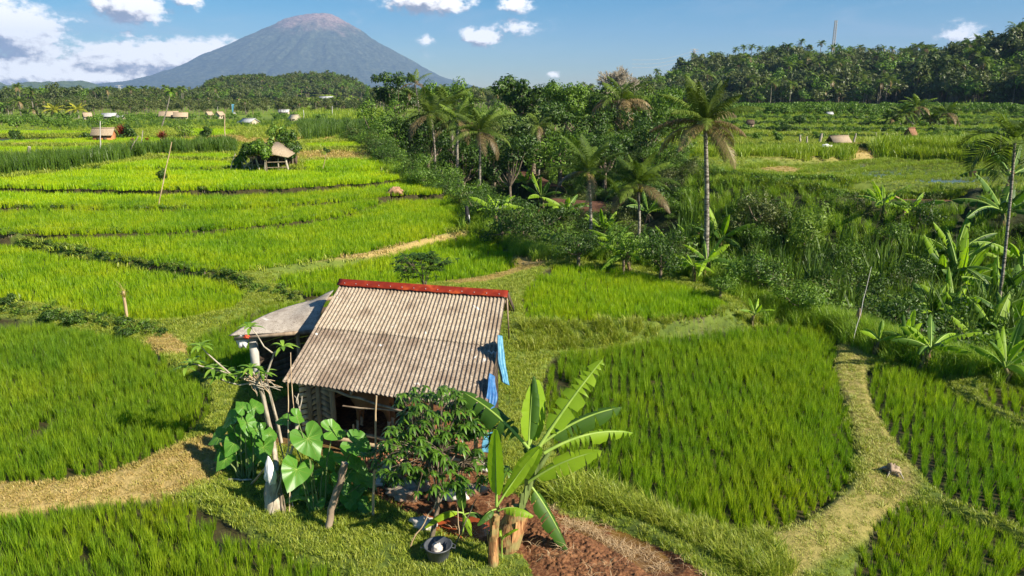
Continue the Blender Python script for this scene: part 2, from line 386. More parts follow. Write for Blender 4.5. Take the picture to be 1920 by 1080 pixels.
M_strawbit = leaf_mat('straw_bits', (.34, .22, .10), (.66, .50, .30), trans=.15, tcol=(1.1, 1, .8))
# ------------------------------------------------------------------ land: paddies, ravine, hills
# (key, level z, outline in photo coordinates, look, row angle, label)
FIELDS = [
 ('a', -.15, [(-300,985),(0,968),(150,945),(300,932),(375,945),(440,980),(520,1030),(640,1080),(760,1200),(-300,1300)], 'near', 12, 'dark green rice crop in the corner in front of the mown yellow path, beside the taro and firewood'),
 ('b', 0, [(-420,575),(0,590),(100,612),(200,628),(290,650),(330,690),(390,720),(400,770),(380,800),(330,840),(260,870),(180,895),(80,905),(0,905),(-420,930)], 'near', -8, 'large rice crop behind the mown yellow path, with the frangipani shadow on its edge'),
 ('c', .30, [(-420,440),(0,455),(120,478),(250,503),(370,518),(440,533),(465,560),(430,582),(350,600),(270,606),(200,598),(100,573),(0,558),(-420,520)], 'mid', 5, 'rice crop with the straw topped scare post in it'),
 ('d', .0, [(350,645),(420,608),(480,582),(560,566),(655,560),(655,690),(560,700),(440,720),(405,715),(350,685)], 'near', 3, 'small dark rice crop behind the lean-to with the white bag'),
 ('e', .42, [(492,524),(600,508),(700,488),(790,462),(885,438),(940,455),(968,492),(965,505),(900,523),(800,533),(650,552),(560,552)], 'mid', 8, 'rice crop behind the red ridge, wrapped by the thick yellow bund'),
 ('f', .75, [(-500,432),(0,440),(230,441),(380,434),(540,419),(640,406),(750,372),(845,363),(872,385),(878,424),(760,456),(690,473),(600,488),(470,508),(450,514),(250,488),(130,462),(0,438),(-500,436)], 'mid', 6, 'broad sunlit rice crop under the straight tree pole, reaching to the dark post'),
 ('g', 1.1, [(-600,388),(0,391),(320,395),(500,391),(640,378),(745,365),(640,402),(540,415),(380,430),(230,437),(0,436),(-600,430)], 'far', 2, 'narrow rice crop at the foot of the leaning leafy pole'),
 ('h', 1.4, [(-700,354),(0,357),(400,362),(560,356),(735,341),(800,352),(840,360),(745,362),(640,375),(500,387),(320,391),(0,387),(-700,384)], 'far', 3, 'rice crop on which the rounded brown rock lies'),
 ('i', 2.0, [(-300,340),(0,338),(150,320),(420,322),(560,322),(720,320),(745,335),(560,350),(400,355),(0,350),(-300,348)], 'far', 2, 'rice crop just in front of the thatched field hut'),
 ('j', 2.3, [(165,316),(300,300),(440,305),(440,316),(300,317)], 'far', 2, 'small wedge of rice crop beside the elephant grass, before the thatched hut'),
 ('k', 2.3, [(570,303),(730,300),(745,317),(560,318)], 'far', 2, 'strip of rice crop beyond the thatched hut, next to the grove'),
 ('l', 2.5, [(280,291),(440,290),(440,300),(300,297)], 'far', 2, 'thin strip of rice crop at the foot of the elephant grass hedge'),
 ('m', 2.7, [(565,270),(705,268),(715,276),(570,280)], 'far', 2, 'sliver of rice crop behind the thatched hut'),
 ('n', .8, [(975,560),(1005,515),(1030,498),(1100,496),(1200,512),(1310,545),(1370,572),(1340,588),(1250,598),(1100,604),(985,606)], 'mid', -4, 'rice crop behind the grassy bank, below the tall grey palm trunk'),
 ('o', .0, [(1035,664),(1150,655),(1300,630),(1440,612),(1560,618),(1573,640),(1560,690),(1592,780),(1607,850),(1592,910),(1530,965),(1455,1000),(1390,1000),(1300,978),(1200,945),(1090,900),(1045,865),(1025,780),(1015,715)], 'near', 82, 'big rice crop with dark rows beside the banana plants'),
 ('p', .0, [(1625,685),(1720,692),(1770,712),(1800,745),(1920,812),(2150,910),(2150,1060),(1920,992),(1850,962),(1765,928),(1705,868),(1655,790),(1630,740)], 'near', 60, 'rice crop beyond the worn path with the stump'),
 ('q', .18, [(1835,720),(1920,727),(2200,745),(2200,870),(1920,785),(1850,752)], 'near', 60, 'small dark rice crop close to the low banana clump'),
 ('r', -.15, [(1650,965),(1700,940),(1760,952),(1850,985),(1920,1015),(2200,1100),(2200,1300),(1540,1300),(1600,1060),(1635,1000)], 'near', 80, 'rice crop in the near corner below the stump'),
 ('s', 2.6, [(-300,276),(190,277),(330,275),(230,283),(60,291),(-300,292)], 'far', 2, 'bright rice crop between the orange bund and the elephant grass'),
 ('t', 2.8, [(-300,257),(190,258),(380,262),(330,272),(190,272),(-300,270)], 'far', 2, 'bright rice crop in front of the small orange brick hut'),
 ('u', 3.0, [(-300,246),(170,247),(200,254),(-300,255)], 'far', 2, 'thin rice crop beside the hedge of the orange brick hut'),
 ('v', 3.0, [(330,243),(450,244),(440,255),(340,258)], 'far', 2, 'rice crop around the pale flowering tree'),
]
NEAR_EDGE = [(640,262),(690,280),(722,318),(760,338),(830,352),(882,385),(895,425),(940,455),(985,476),(1060,490),(1130,497),(1220,512),(1345,550),(1445,600),(1560,617),(1620,640),(1700,680),(1800,700),(1920,728),(2300,800)]
FAR_EDGE = [(2500,390),(2000,382),(1800,372),(1600,366),(1400,352),(1310,330),(1230,308),(1100,292),(980,285),(860,270),(760,240)]
def mkpoly(z, pts, up=0.05):
    cy = sum(p[1] for p in pts) / len(pts)
    return np.array([at(px, py, z + (up if py < cy else 0))[:2] for px, py in pts])
def pip(x, y, poly):
    ins = np.zeros(x.shape, bool); n = len(poly)
    for i in range(n):
        x1, y1 = poly[i]; x2, y2 = poly[(i + 1) % n]
        if y1 == y2: continue
        c = ((y1 > y) != (y2 > y)) & (x < (x2 - x1) * (y - y1) / (y2 - y1) + x1); ins ^= c
    return ins
def dseg(x, y, pts, closed=False):
    d = np.full(x.shape, 1e9); n = len(pts)
    for i in range(n if closed else n - 1):
        ax, ay = pts[i]; bx, by = pts[(i + 1) % n]; dx, dy = bx - ax, by - ay
        t = np.clip(((x - ax) * dx + (y - ay) * dy) / (dx * dx + dy * dy + 1e-9), 0, 1)
        d = np.minimum(d, np.hypot(x - ax - t * dx, y - ay - t * dy))
    return d
def smooth_poly(P, it=2, closed=True):
    for _ in range(it):
        Q = []; n = len(P)
        for i in range(n if closed else n - 1):
            a, b = P[i], P[(i + 1) % n]; Q += [a * .82 + b * .18, a * .18 + b * .82]
        P = np.array(Q if closed else [P[0]] + Q + [P[-1]])
    return P
for i, f in enumerate(FIELDS): FIELDS[i] = dict(key=f[0], z=f[1], poly=smooth_poly(mkpoly(f[1], f[2]), 1), look=f[3], ang=radians(f[4]), label=f[5])
NE = smooth_poly(np.array([at(p[0], p[1], np.interp(p[1], [262, 330, 385, 430, 500, 600], [2.6, 1.9, 1.2, .7, .5, 0]))[:2] for p in NEAR_EDGE]), 2, False); FE = smooth_poly(np.array([at(*p)[:2] for p in FAR_EDGE]), 2, False)
RAV = np.vstack([NE, FE])
SHED = np.array([at(*p)[:2] for p in [(505,835),(480,775),(640,700),(930,730),(925,905),(760,900)]])
MUD = smooth_poly(np.array([at(*p)[:2] for p in [(640,850),(720,835),(860,870),(950,930),(1040,962),(1130,978),(1200,1005),(1270,1040),(1340,1100),(1330,1200),(1120,1200),(1000,1090),(985,1040),(860,1010),(720,940),(640,900)]]))
PUD = smooth_poly(np.array([at(*p)[:2] for p in [(1045,972),(1110,978),(1180,1000),(1240,1035),(1265,1065),(1200,1062),(1140,1030),(1080,1000)]]))
PUD2 = smooth_poly(np.array([at(*p)[:2] for p in [(800,965),(880,960),(925,985),(900,1005),(840,1000)]]))
DRY = [([(-300,965),(0,937),(120,925),(250,905),(330,885),(390,850)], .95), ([(485,513),(600,496),(700,480),(760,464),(880,436)], .55), ([(870,531),(930,524),(985,512),(992,500),(978,480)], .95),
       ([(1595,655),(1592,700),(1602,745),(1628,800),(1655,850),(1672,900),(1640,940),(1570,985),(1500,1020),(1440,1060)], .52), ([(300,640),(330,660)], .45), ([(1010,664),(1150,654),(1300,631),(1440,609)], .06),
       ([(-300,273),(190,274)], 1.6), ([(560,295),(720,293)], 4.5), ([(280,294),(440,302)], 1.2), ([(0,262),(190,263)], 0.1), ([(640,258),(480,268),(400,262)], 4), ([(1400,310),(1600,300),(1700,292)], 4), ([(1480,340),(1700,322),(1900,315)], 3)]
DRY = [(np.array([at(p[0], p[1], 0 if p[0] > 1300 else np.interp(p[1], [262, 330, 430, 480, 600], [2.7, 1.9, .7, .5, 0]))[:2] for p in pts]), w) for pts, w in DRY]
ground0 = lambda px, py: at(px, py, 0.0)
REDT = [smooth_poly(np.array([at(px, py, z)[:2] for px, py in pts])) for z, pts in [(-2.2, [(962,318),(985,316),(1040,345),(1060,350),(1010,350),(968,335)]), (-3.2, [(1030,370),(1070,374),(1140,378),(1150,392),(1120,396),(1045,385)])]]
REDT.append(np.array([ground0(px, py)[:2] for px, py in [(1585,366),(1790,373),(1790,379),(1585,371)]]))
REDZ = [-2.2, -3.2, 0.0]
PONDS = [(.45, [(1385,315),(1560,304),(1700,294),(1790,301),(1960,305),(2150,306),(2150,345),(1900,352),(1760,355),(1610,343),(1500,327)])]
PONDS = [(z, smooth_poly(np.array([at(px, py, z)[:2] for px, py in pts]))) for z, pts in PONDS]
HRL = 17
HR = np.array([(1150,200),(1200,192),(1240,152),(1300,122),(1400,104),(1500,97),(1600,102),(1700,108),(1760,110),(1800,103),(1860,88),(1920,80),(2100,66),(2500,90)], float)
HL = np.array([(340,200),(380,170),(400,156),(450,146),(520,150),(560,145),(620,142),(660,152),(690,168),(715,190)], float)
def pxof(x, y): return 960 + x / np.maximum(y, 1e-3) * FPX * 1.034
def hills(x, y):
    px = pxof(x, y); D = np.hypot(x, y)
    sk = np.interp(px, HR[:, 0], HR[:, 1]); D0 = np.interp(px, [1200, 1700, 1780, 2000], [500, 500, 430, 400]); D1 = D0 + 150
    zt = CAMZ + D1 * np.tan(np.radians(0) + np.arctan((180 - (sk + 26 + HRL)) / FPX / 1.06)); zt = np.maximum(zt, 0)
    h = zt * sstep(D0, D1, D) * (1 - .35 * sstep(D1 + 50, D1 + 700, D)) * (px > 1150)
    h = h * (1 + .12 * (fbm(x / 60, y / 60, 3, 5) - .5) * sstep(D0, D0 + 50, D))
    sl = np.interp(px, HL[:, 0], HL[:, 1]); zl = np.maximum(CAMZ + 1000 * (180 - (sl + 15)) / FPX / 1.04, 0)
    h2 = zl * sstep(820, 1000, D) * ((px > 340) & (px < 716)) * (1 - .8 * sstep(1100, 1800, D))
    far = 2 * sstep(250, 700, D)
    return np.maximum(np.maximum(h, h2), far * .6) 
STEPS = [113, 130, 150, 175, 206, 246, 300, 372]
def yline(k, x): return STEPS[k] * (1 + .05 * (fbm(x / 34. + k * 7.3, x * 0 + k, 2, k) - .5)) + (.03 + .05 * sin(k * 2.1)) * (x - 60)
def stairs(x, y):
    w = sstep(1110, 1180, pxof(x, y)) * (1 - sstep(400, 480, y)); z = np.zeros(np.shape(x))
    for k in range(len(STEPS)): z = z + .46 * sstep(0, .5, y - yline(k, x))
    return z * w
_levels = [(f['z'], f['poly']) for f in FIELDS]
def terrain(x, y, full=False):
    x = np.asarray(x, float); y = np.asarray(y, float)
    D = np.hypot(x, y); z = hills(x, y) + stairs(x, y)
    near = D < 330
    xn, yn = x[near], y[near]
    num = np.zeros(xn.shape); den = np.full(xn.shape, 1e-9); infield = np.full(xn.shape, -1); dmin = np.full(xn.shape, 1e9)
    for i, (fz, poly) in enumerate(_levels):
        d = dseg(xn, yn, poly, True); ins = pip(xn, yn, poly); infield[ins] = i
        dd = np.where(ins, 0, d); w = 1 / (dd + .05) ** 2.2; num += w * fz; den += w
        dmin = np.minimum(dmin, d)
    lev = num / (den + (1 / 60.) ** 2.2)
    zz = np.where(infield >= 0, np.array([l[0] for l in _levels] + [0.])[infield] - .10, lev)
    bundh = .06 + .05 * (fbm(xn * 1.3, yn * 1.3, 3, 2))
    zz = np.where(infield < 0, zz + bundh * sstep(0, .2, dmin) + .10 * (fbm(xn * .9, yn * .9, 4, 9) - .5), zz - .015 * fbm(xn * 5, yn * 5, 2, 1))
    # ravine
    rav = pip(xn, yn, RAV); dn_ = dseg(xn, yn, NE); df = dseg(xn, yn, FE)
    prof = np.minimum(sstep(0, 9, dn_), sstep(0, 15, df))
    zz = np.where(rav, zz * (1 - prof) - 5.5 * prof + prof * 1.6 * (fbm(xn * .25, yn * .25, 3, 4) - .5), zz)
    for p, rz in zip(REDT, REDZ):
        ins = pip(xn, yn, p); d = dseg(xn, yn, p, True)
        k = np.where(ins, 1, 1 - sstep(0, 1.6, d)); zz = zz * (1 - k) + rz * k
    for pz, p in PONDS:
        ins = pip(xn, yn, p); d = dseg(xn, yn, p, True)
        k = np.where(ins, 1, 1 - sstep(.2, 1.2, d)); zz = zz * (1 - k) + (pz - .15) * k
    ms = pip(xn, yn, MUD); zz = np.where(ms, zz + .02 - .10 + .14 * fbm(xn * 3.0, yn * 3.0, 4, 7), zz)
    for pp in (PUD, PUD2):
        d_ = dseg(xn, yn, pp, True); k = np.where(pip(xn, yn, pp), 1, 1 - sstep(0, .35, d_)); zz = zz * (1 - k) + k * (-.17 + .12 * fbm(xn * 2.4, yn * 2.4, 4, 12))
    z[near] = z[near] + zz
    if not full: return z
    dry = np.zeros(x.shape); mud = np.zeros(x.shape); wet = np.zeros(x.shape); red = np.zeros(x.shape)
    dv = np.zeros(xn.shape)
    for k_, (pts, w) in enumerate(DRY): dv = np.maximum(dv, (1 - sstep(w * .75, w * 1.35, dseg(xn, yn, pts))) * (.62 if k_ == 3 else 0 if k_ == 5 else 1))
    dry[near] = np.where(infield < 0, dv, 0)
    wet[near] = (infield >= 0) * 1.0
    mud[near] = np.maximum(ms * 1.0, pip(xn, yn, SHED) * .8)
    rr = np.zeros(xn.shape, bool)
    for p in REDT: rr |= pip(xn, yn, p)
    red[near] = rr
    inf = np.full(x.shape, -1); inf[near] = infield
    rv = np.zeros(x.shape, bool); rv[near] = rav
    return z, dry, mud, wet, red, inf, rv

AZ = np.radians(np.linspace(-58, 58, 620))
lg = lambda a, b, n: list(np.geomspace(a, b, n, endpoint=False))
R = np.array(lg(3, 10, 30) + lg(10, 62, 430) + lg(62, 320, 210) + lg(320, 16000, 120)); NR = len(R)
# denser rings where the paddies are
GA, GR = np.meshgrid(AZ, R)
GX = (GR * np.sin(GA)).ravel(); GY = (GR * np.cos(GA)).ravel()
GZ, gdry, gmud, gwet, gred, ginf, grav = terrain(GX, GY, True)
idx = np.arange(NR * len(AZ)).reshape(NR, len(AZ))
GF = np.stack([idx[:-1, :-1], idx[:-1, 1:], idx[1:, 1:], idx[1:, :-1]], -1).reshape(-1, 4)
M_ground, t = new_mat('ground')
tcd = t.n('ShaderNodeNewGeometry').outputs['Position']
A = lambda nm: t.n('ShaderNodeAttribute', attribute_name=nm).outputs['Fac']
n1 = t.noise(tcd, 2.2, 6, .65); n2 = t.noise(tcd, .35, 4, .6); n3 = t.noise(tcd, 14, 4, .6)
c = t.ramp(n1, [(.3, (.035, .055, .012)), (.5, (.09, .135, .02)), (.7, (.17, .20, .04))])
c = t.mix(t.ramp(n2, [(.4, (0, 0, 0)), (.62, (.6, .6, .6))]), c, (.15, .20, .03))
cam_far = t.n('ShaderNodeVectorMath', {0: tcd}, operation='LENGTH').outputs['Value']
farm = t.n('ShaderNodeMapRange', {0: cam_far, 1: 140.0, 2: 420.0}).outputs[0]
c = t.mix(farm, c, t.ramp(n2, [(.35, (.11, .18, .012)), (.65, (.20, .28, .025))]))
c = t.mix(A('dry'), c, t.ramp(n3, [(.3, (.22, .17, .06)), (.7, (.46, .34, .13))]))
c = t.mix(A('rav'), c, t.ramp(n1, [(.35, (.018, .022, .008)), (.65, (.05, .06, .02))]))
c = t.mix(A('wet'), c, t.ramp(n1, [(.35, (.035, .030, .014)), (.65, (.07, .06, .025))]))
c = t.mix(A('mud'), c, t.ramp(n3, [(.3, (.06, .022, .010)), (.5, (.14, .055, .022)), (.72, (.28, .15, .07))]))
c = t.mix(A('red'), c, t.ramp(n1, [(.35, (.07, .032, .018)), (.65, (.15, .07, .04))]))
ro = t.mix(A('wet'), .95, .35, 'FLOAT')
p = t.n('ShaderNodeBsdfPrincipled', {'Base Color': c, 'Roughness': ro, 'Specular IOR Level': .25})
b_ = t.n('ShaderNodeBump', {'Strength': .7, 'Distance': .04, 'Height': n3}); t.L.new(b_.outputs[0], p.inputs['Normal'])
t.L.new(p.outputs[0], t.out.inputs[0])
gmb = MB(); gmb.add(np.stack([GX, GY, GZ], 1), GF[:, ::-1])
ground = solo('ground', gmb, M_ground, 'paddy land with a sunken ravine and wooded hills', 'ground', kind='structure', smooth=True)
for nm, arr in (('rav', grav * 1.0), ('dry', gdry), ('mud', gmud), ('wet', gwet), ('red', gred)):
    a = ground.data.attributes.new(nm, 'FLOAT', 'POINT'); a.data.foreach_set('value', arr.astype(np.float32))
def gz(x, y): return float(terrain(np.array([x]), np.array([y]))[0])

# water sheets: ponds, puddles
def water_mat(name, c, rough, bump=.1):
    m, t = new_mat(name); tc = t.n('ShaderNodeTexCoord').outputs['Object']
    f = t.noise(tc, 1.6, 5, .6)
    p = t.n('ShaderNodeBsdfPrincipled', {'Base Color': t.ramp(f, [(.35, c), (.65, tuple(v * 1.8 for v in c))]), 'Roughness': rough, 'Specular IOR Level': .5})
    b = t.n('ShaderNodeBump', {'Strength': bump, 'Distance': .02, 'Height': t.noise(tc, 6, 3)}); t.L.new(b.outputs[0], p.inputs['Normal'])
    t.L.new(p.outputs[0], t.out.inputs[0]); return m
M_pond = water_mat('pond_water', (.030, .030, .012), .10)
M_puddle = water_mat('puddle_water', (.11, .06, .018), .18)
M_puddle_r = water_mat('red_puddle_water', (.20, .045, .015), .25)
def sheet(name, poly, z, mat, label):
    mb = MB(); n = len(poly); c = poly.mean(0)
    V = np.vstack([np.c_[poly, np.full(n, z)], [[c[0], c[1], z]]]); mb.add(V, [(i, (i + 1) % n, n) for i in range(n)])
    return solo(name, mb, mat, label, 'water', kind='structure')
for (pz, p), lb in zip(PONDS, ['broad flooded terrace with stubble in front of the tall grass block']):
    sheet('pond', p * 1.0, pz, M_pond, lb)
sheet('puddle', PUD.mean(0) + (PUD - PUD.mean(0)) * 1.22, -.075, M_puddle, 'shallow muddy puddle along the grassy bank by the manure')
sheet('puddle', PUD2.mean(0) + (PUD2 - PUD2.mean(0)) * 1.2, -.075, M_puddle_r, 'red brown puddle behind the grey bucket')

# ------------------------------------------------------------------ volcano and far ridge
VP = np.array([(-700,188),(-200,180),(100,176),(180,170),(215,158),(260,152),(300,143),(340,128),(430,85),(505,48),(535,34),(556,30),(575,26),(600,26),(625,26),(640,34),(660,45),(700,70),(760,105),(830,142),(880,157),(912,166),(980,176),(1200,181),(1700,184)], float)
VD = 14000.0
def volcano():
    pts = np.array([atd(a, b, VD) for a, b in VP]); X0 = atd(600, 26, VD)[0]
    rr = lambda r, s: np.interp(X0 + r * s, pts[:, 0], pts[:, 2])
    xs = np.linspace(pts[0, 0], pts[-1, 0], 620); ys = np.linspace(-4200, 600, 230)
    X, Y = np.meshgrid(xs, ys); dx = X - X0; r = np.hypot(dx, Y * 1.15); th = np.arctan2(Y, dx); s = dx / (r + 1e-6)
    zl, zr = rr(r, -1), rr(r, 1); k = .5 + .5 * s; Z = zl * (1 - k) + zr * k
    top = atd(600, 26, VD)[2]
    rid = 1 - np.abs(2 * fbm(th * 8 + fbm(X / 1300, Y / 1300, 4, 1) * 3.2, r / 1500, 4, 3) - 1)
    rid2 = 1 - np.abs(2 * fbm(th * 20 + fbm(X / 600, Y / 600, 4, 6) * 4.5, r / 700, 4, 8) - 1)
    amp = 110 * np.clip(r / 900, 0.05, 1) * np.clip((Z - 40) / 500, 0, 1)
    Z = Z - amp * (rid * .75 + rid2 * .5) + amp * .55 + 26 * (fbm(X / 230, Y / 230, 4, 11) - .5) * np.clip((Z - 20) / 300, 0, 1)
    V = np.stack([X, Y + VD, Z], -1).reshape(-1, 3); ny, nx = X.shape; I = np.arange(ny * nx).reshape(ny, nx)
    F = np.stack([I[:-1, :-1], I[:-1, 1:], I[1:, 1:], I[1:, :-1]], -1).reshape(-1, 4)
    return MB().add(V, F)
M_volc, t = new_mat('volcano_slopes')
tcd = t.n('ShaderNodeNewGeometry').outputs['Position']
hgt = t.n('ShaderNodeSeparateXYZ', {0: tcd}).outputs[2]
n1 = t.noise(tcd, .004, 8, .65); n2 = t.noise(tcd, .02, 5, .7)
c = t.ramp(n2, [(.36, (.018, .028, .020)), (.5, (.05, .065, .040)), (.66, (.12, .13, .08))])
hh = t.m('ADD', hgt, t.m('MULTIPLY', t.m('SUBTRACT', n1, .5), 900))
topz = float(atd(600, 26, VD)[2])
c = t.mix(t.n('ShaderNodeMapRange', {0: hh, 1: topz * .74, 2: topz * .93}).outputs[0], c, t.ramp(n2, [(.36, (.10, .065, .055)), (.64, (.36, .25, .21))]))
p = t.n('ShaderNodeBsdfPrincipled', {'Base Color': c, 'Roughness': 1.0, 'Specular IOR Level': .0}); t.L.new(p.outputs[0], t.out.inputs[0])
solo('volcano', volcano(), M_volc, 'tall forested volcano with a bare pinkish summit', 'volcano', kind='structure', smooth=True)
def ridge(pr, D, depth, seed, rough):
    pts = np.array([atd(a, b, D) for a, b in pr]); xs = np.linspace(pts[0, 0], pts[-1, 0], 420); v = np.linspace(0, 1, 40)
    top = np.interp(xs, pts[:, 0], pts[:, 2]); X, Vv = np.meshgrid(xs, v)
    Z = top[None] * np.sin(np.minimum(Vv * 1.25, 1) * pi / 2) ** 1.1 + rough * (fbm(X / (rough * 6), Vv * 8 + 3, 4, seed) - .5) * np.clip(top[None] / 60, 0, 1)
    Y = D - depth * (1 - Vv) + 0 * X
    V = np.stack([X, Y, Z], -1).reshape(-1, 3); ny, nx = X.shape; I = np.arange(ny * nx).reshape(ny, nx)
    return MB().add(V, np.stack([I[:-1, :-1], I[:-1, 1:], I[1:, 1:], I[1:, :-1]], -1).reshape(-1, 4))
M_far, t = new_mat('far_forest_slope')
tcd = t.n('ShaderNodeNewGeometry').outputs['Position']; n2 = t.noise(tcd, .03, 6, .7)
c = t.ramp(n2, [(.36, (.03, .05, .025)), (.64, (.10, .13, .05))])
p = t.n('ShaderNodeBsdfPrincipled', {'Base Color': c, 'Roughness': 1.0, 'Specular IOR Level': .0}); t.L.new(p.outputs[0], t.out.inputs[0])
solo('mountain_ridge', ridge([(-500,150),(-200,140),(-60,146),(0,155),(20,166),(50,166),(75,161),(90,165),(120,164),(140,157),(155,153),(170,157),(190,164),(215,163),(240,168),(300,176),(400,186),(700,186)], 6500, 1500, 3, 40), M_far, 'low hazy hills at the foot of the volcano', 'hills', kind='structure', smooth=True)
def ground_at(px, py, dz=0.0):
    Ds = np.exp(np.linspace(math.log(6), math.log(900), 260)); d = ray(px, py); T_ = Ds / d[1]; X_, Z_ = d[0] * T_, CAMZ + d[2] * T_
    h = Z_ - terrain(X_, Ds) - dz; k = np.nonzero(h < 0)[0]
    if not len(k): return np.array([X_[-1], Ds[-1], gz(X_[-1], Ds[-1])])
    k = max(k[0], 1); f = h[k - 1] / (h[k - 1] - h[k]); x, y = X_[k - 1] + (X_[k] - X_[k - 1]) * f, Ds[k - 1] + (Ds[k] - Ds[k - 1]) * f
    return np.array([x, y, gz(x, y)])
# ------------------------------------------------------------------ scattering (instances inside ONE object; only for what nobody could count)
def scatter(name, protos, pts, label, cat, rot=None, scl=None, idx=None):
    """protos: list of (mesh builder, materials, smooth)"""
    n = len(pts)
    if n == 0: return None
    me = bpy.data.meshes.new(name); me.vertices.add(n); me.vertices.foreach_set('co', np.asarray(pts, np.float32).ravel())
    r = np.zeros((n, 3)); r[:, 2] = rng.uniform(0, 2 * pi, n)
    if rot is not None: r = rot
    s = np.ones((n, 3)) * (np.asarray(scl)[:, None] if np.ndim(scl) == 1 else (scl if scl is not None else 1.0))
    ii = rng.integers(0, len(protos), n) if idx is None else idx
    for nm, ty, ar in (('rot', 'FLOAT_VECTOR', r), ('scl', 'FLOAT_VECTOR', s)):
        a = me.attributes.new(nm, ty, 'POINT'); a.data.foreach_set('vector', np.asarray(ar, np.float32).ravel())
    a = me.attributes.new('pick', 'INT', 'POINT'); a.data.foreach_set('value', np.asarray(ii, np.int32))
    o = bpy.data.objects.new(name, me); col.objects.link(o); tag(o, label, cat, None, 'stuff')
    g = bpy.data.node_groups.new(name, 'GeometryNodeTree')
    g.interface.new_socket('Geometry', in_out='INPUT', socket_type='NodeSocketGeometry')
    g.interface.new_socket('Geometry', in_out='OUTPUT', socket_type='NodeSocketGeometry')
    N, L = g.nodes, g.links; gi = N.new('NodeGroupInput'); go = N.new('NodeGroupOutput')
    jn = N.new('GeometryNodeJoinGeometry')
    for p in reversed(protos):
        oi = N.new('GeometryNodeObjectInfo'); oi.inputs['Object'].default_value = p; oi.transform_space = 'ORIGINAL'
        ti = N.new('GeometryNodeGeometryToInstance'); L.new(oi.outputs['Geometry'], ti.inputs[0]); L.new(ti.outputs[0], jn.inputs[0])
    ip = N.new('GeometryNodeInstanceOnPoints'); ip.inputs['Pick Instance'].default_value = True
    def na(nm, ty):
        a = N.new('GeometryNodeInputNamedAttribute'); a.data_type = ty; a.inputs['Name'].default_value = nm; return a.outputs[0]
    L.new(gi.outputs[0], ip.inputs['Points']); L.new(jn.outputs[0], ip.inputs['Instance'])
    L.new(na('pick', 'INT'), ip.inputs['Instance Index']); L.new(na('rot', 'FLOAT_VECTOR'), ip.inputs['Rotation']); L.new(na('scl', 'FLOAT_VECTOR'), ip.inputs['Scale'])
    L.new(ip.outputs[0], go.inputs[0])
    md = o.modifiers.new('scatter', 'NODES'); md.node_group = g
    return o
def proto(name, mb, mats, smooth=False):
    return bpy.data.objects.new(name, mb.mesh(name, mats, smooth))   # not linked: only its shape is used

U = rng.uniform
def rice_hill(n, h, spread, w, segs, nh=1, sp=.25, jit=.05):
    mb = MB()
    for i in range(nh):
        for j in range(nh):
            c = np.array([(i - (nh - 1) / 2) * sp, (j - (nh - 1) / 2) * sp]) + (rng.normal(0, jit, 2) if nh > 1 else 0)
            az = U(0, 2 * pi, n); rr = spread * np.sqrt(U(0, 1, n))
            b = np.stack([c[0] + np.cos(az) * rr, c[1] + np.sin(az) * rr, np.zeros(n)], 1)
            hs = U(.8, 1.2)
            blades(b, az + rng.normal(0, .5, n), h * U(.6, 1.1, n) * hs, U(.04, .32, n), w * U(.7, 1.2, n), segs, mb=mb)
    return mb
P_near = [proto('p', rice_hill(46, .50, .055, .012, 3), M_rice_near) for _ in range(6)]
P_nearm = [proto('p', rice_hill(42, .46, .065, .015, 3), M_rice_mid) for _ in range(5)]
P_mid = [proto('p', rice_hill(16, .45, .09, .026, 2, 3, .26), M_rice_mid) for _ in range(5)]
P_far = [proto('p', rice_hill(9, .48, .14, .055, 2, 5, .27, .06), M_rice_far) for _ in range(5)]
P_vfar = [proto('p', rice_hill(8, .55, .25, .14, 1, 6, .45, .1), M_rice_far) for _ in range(4)]

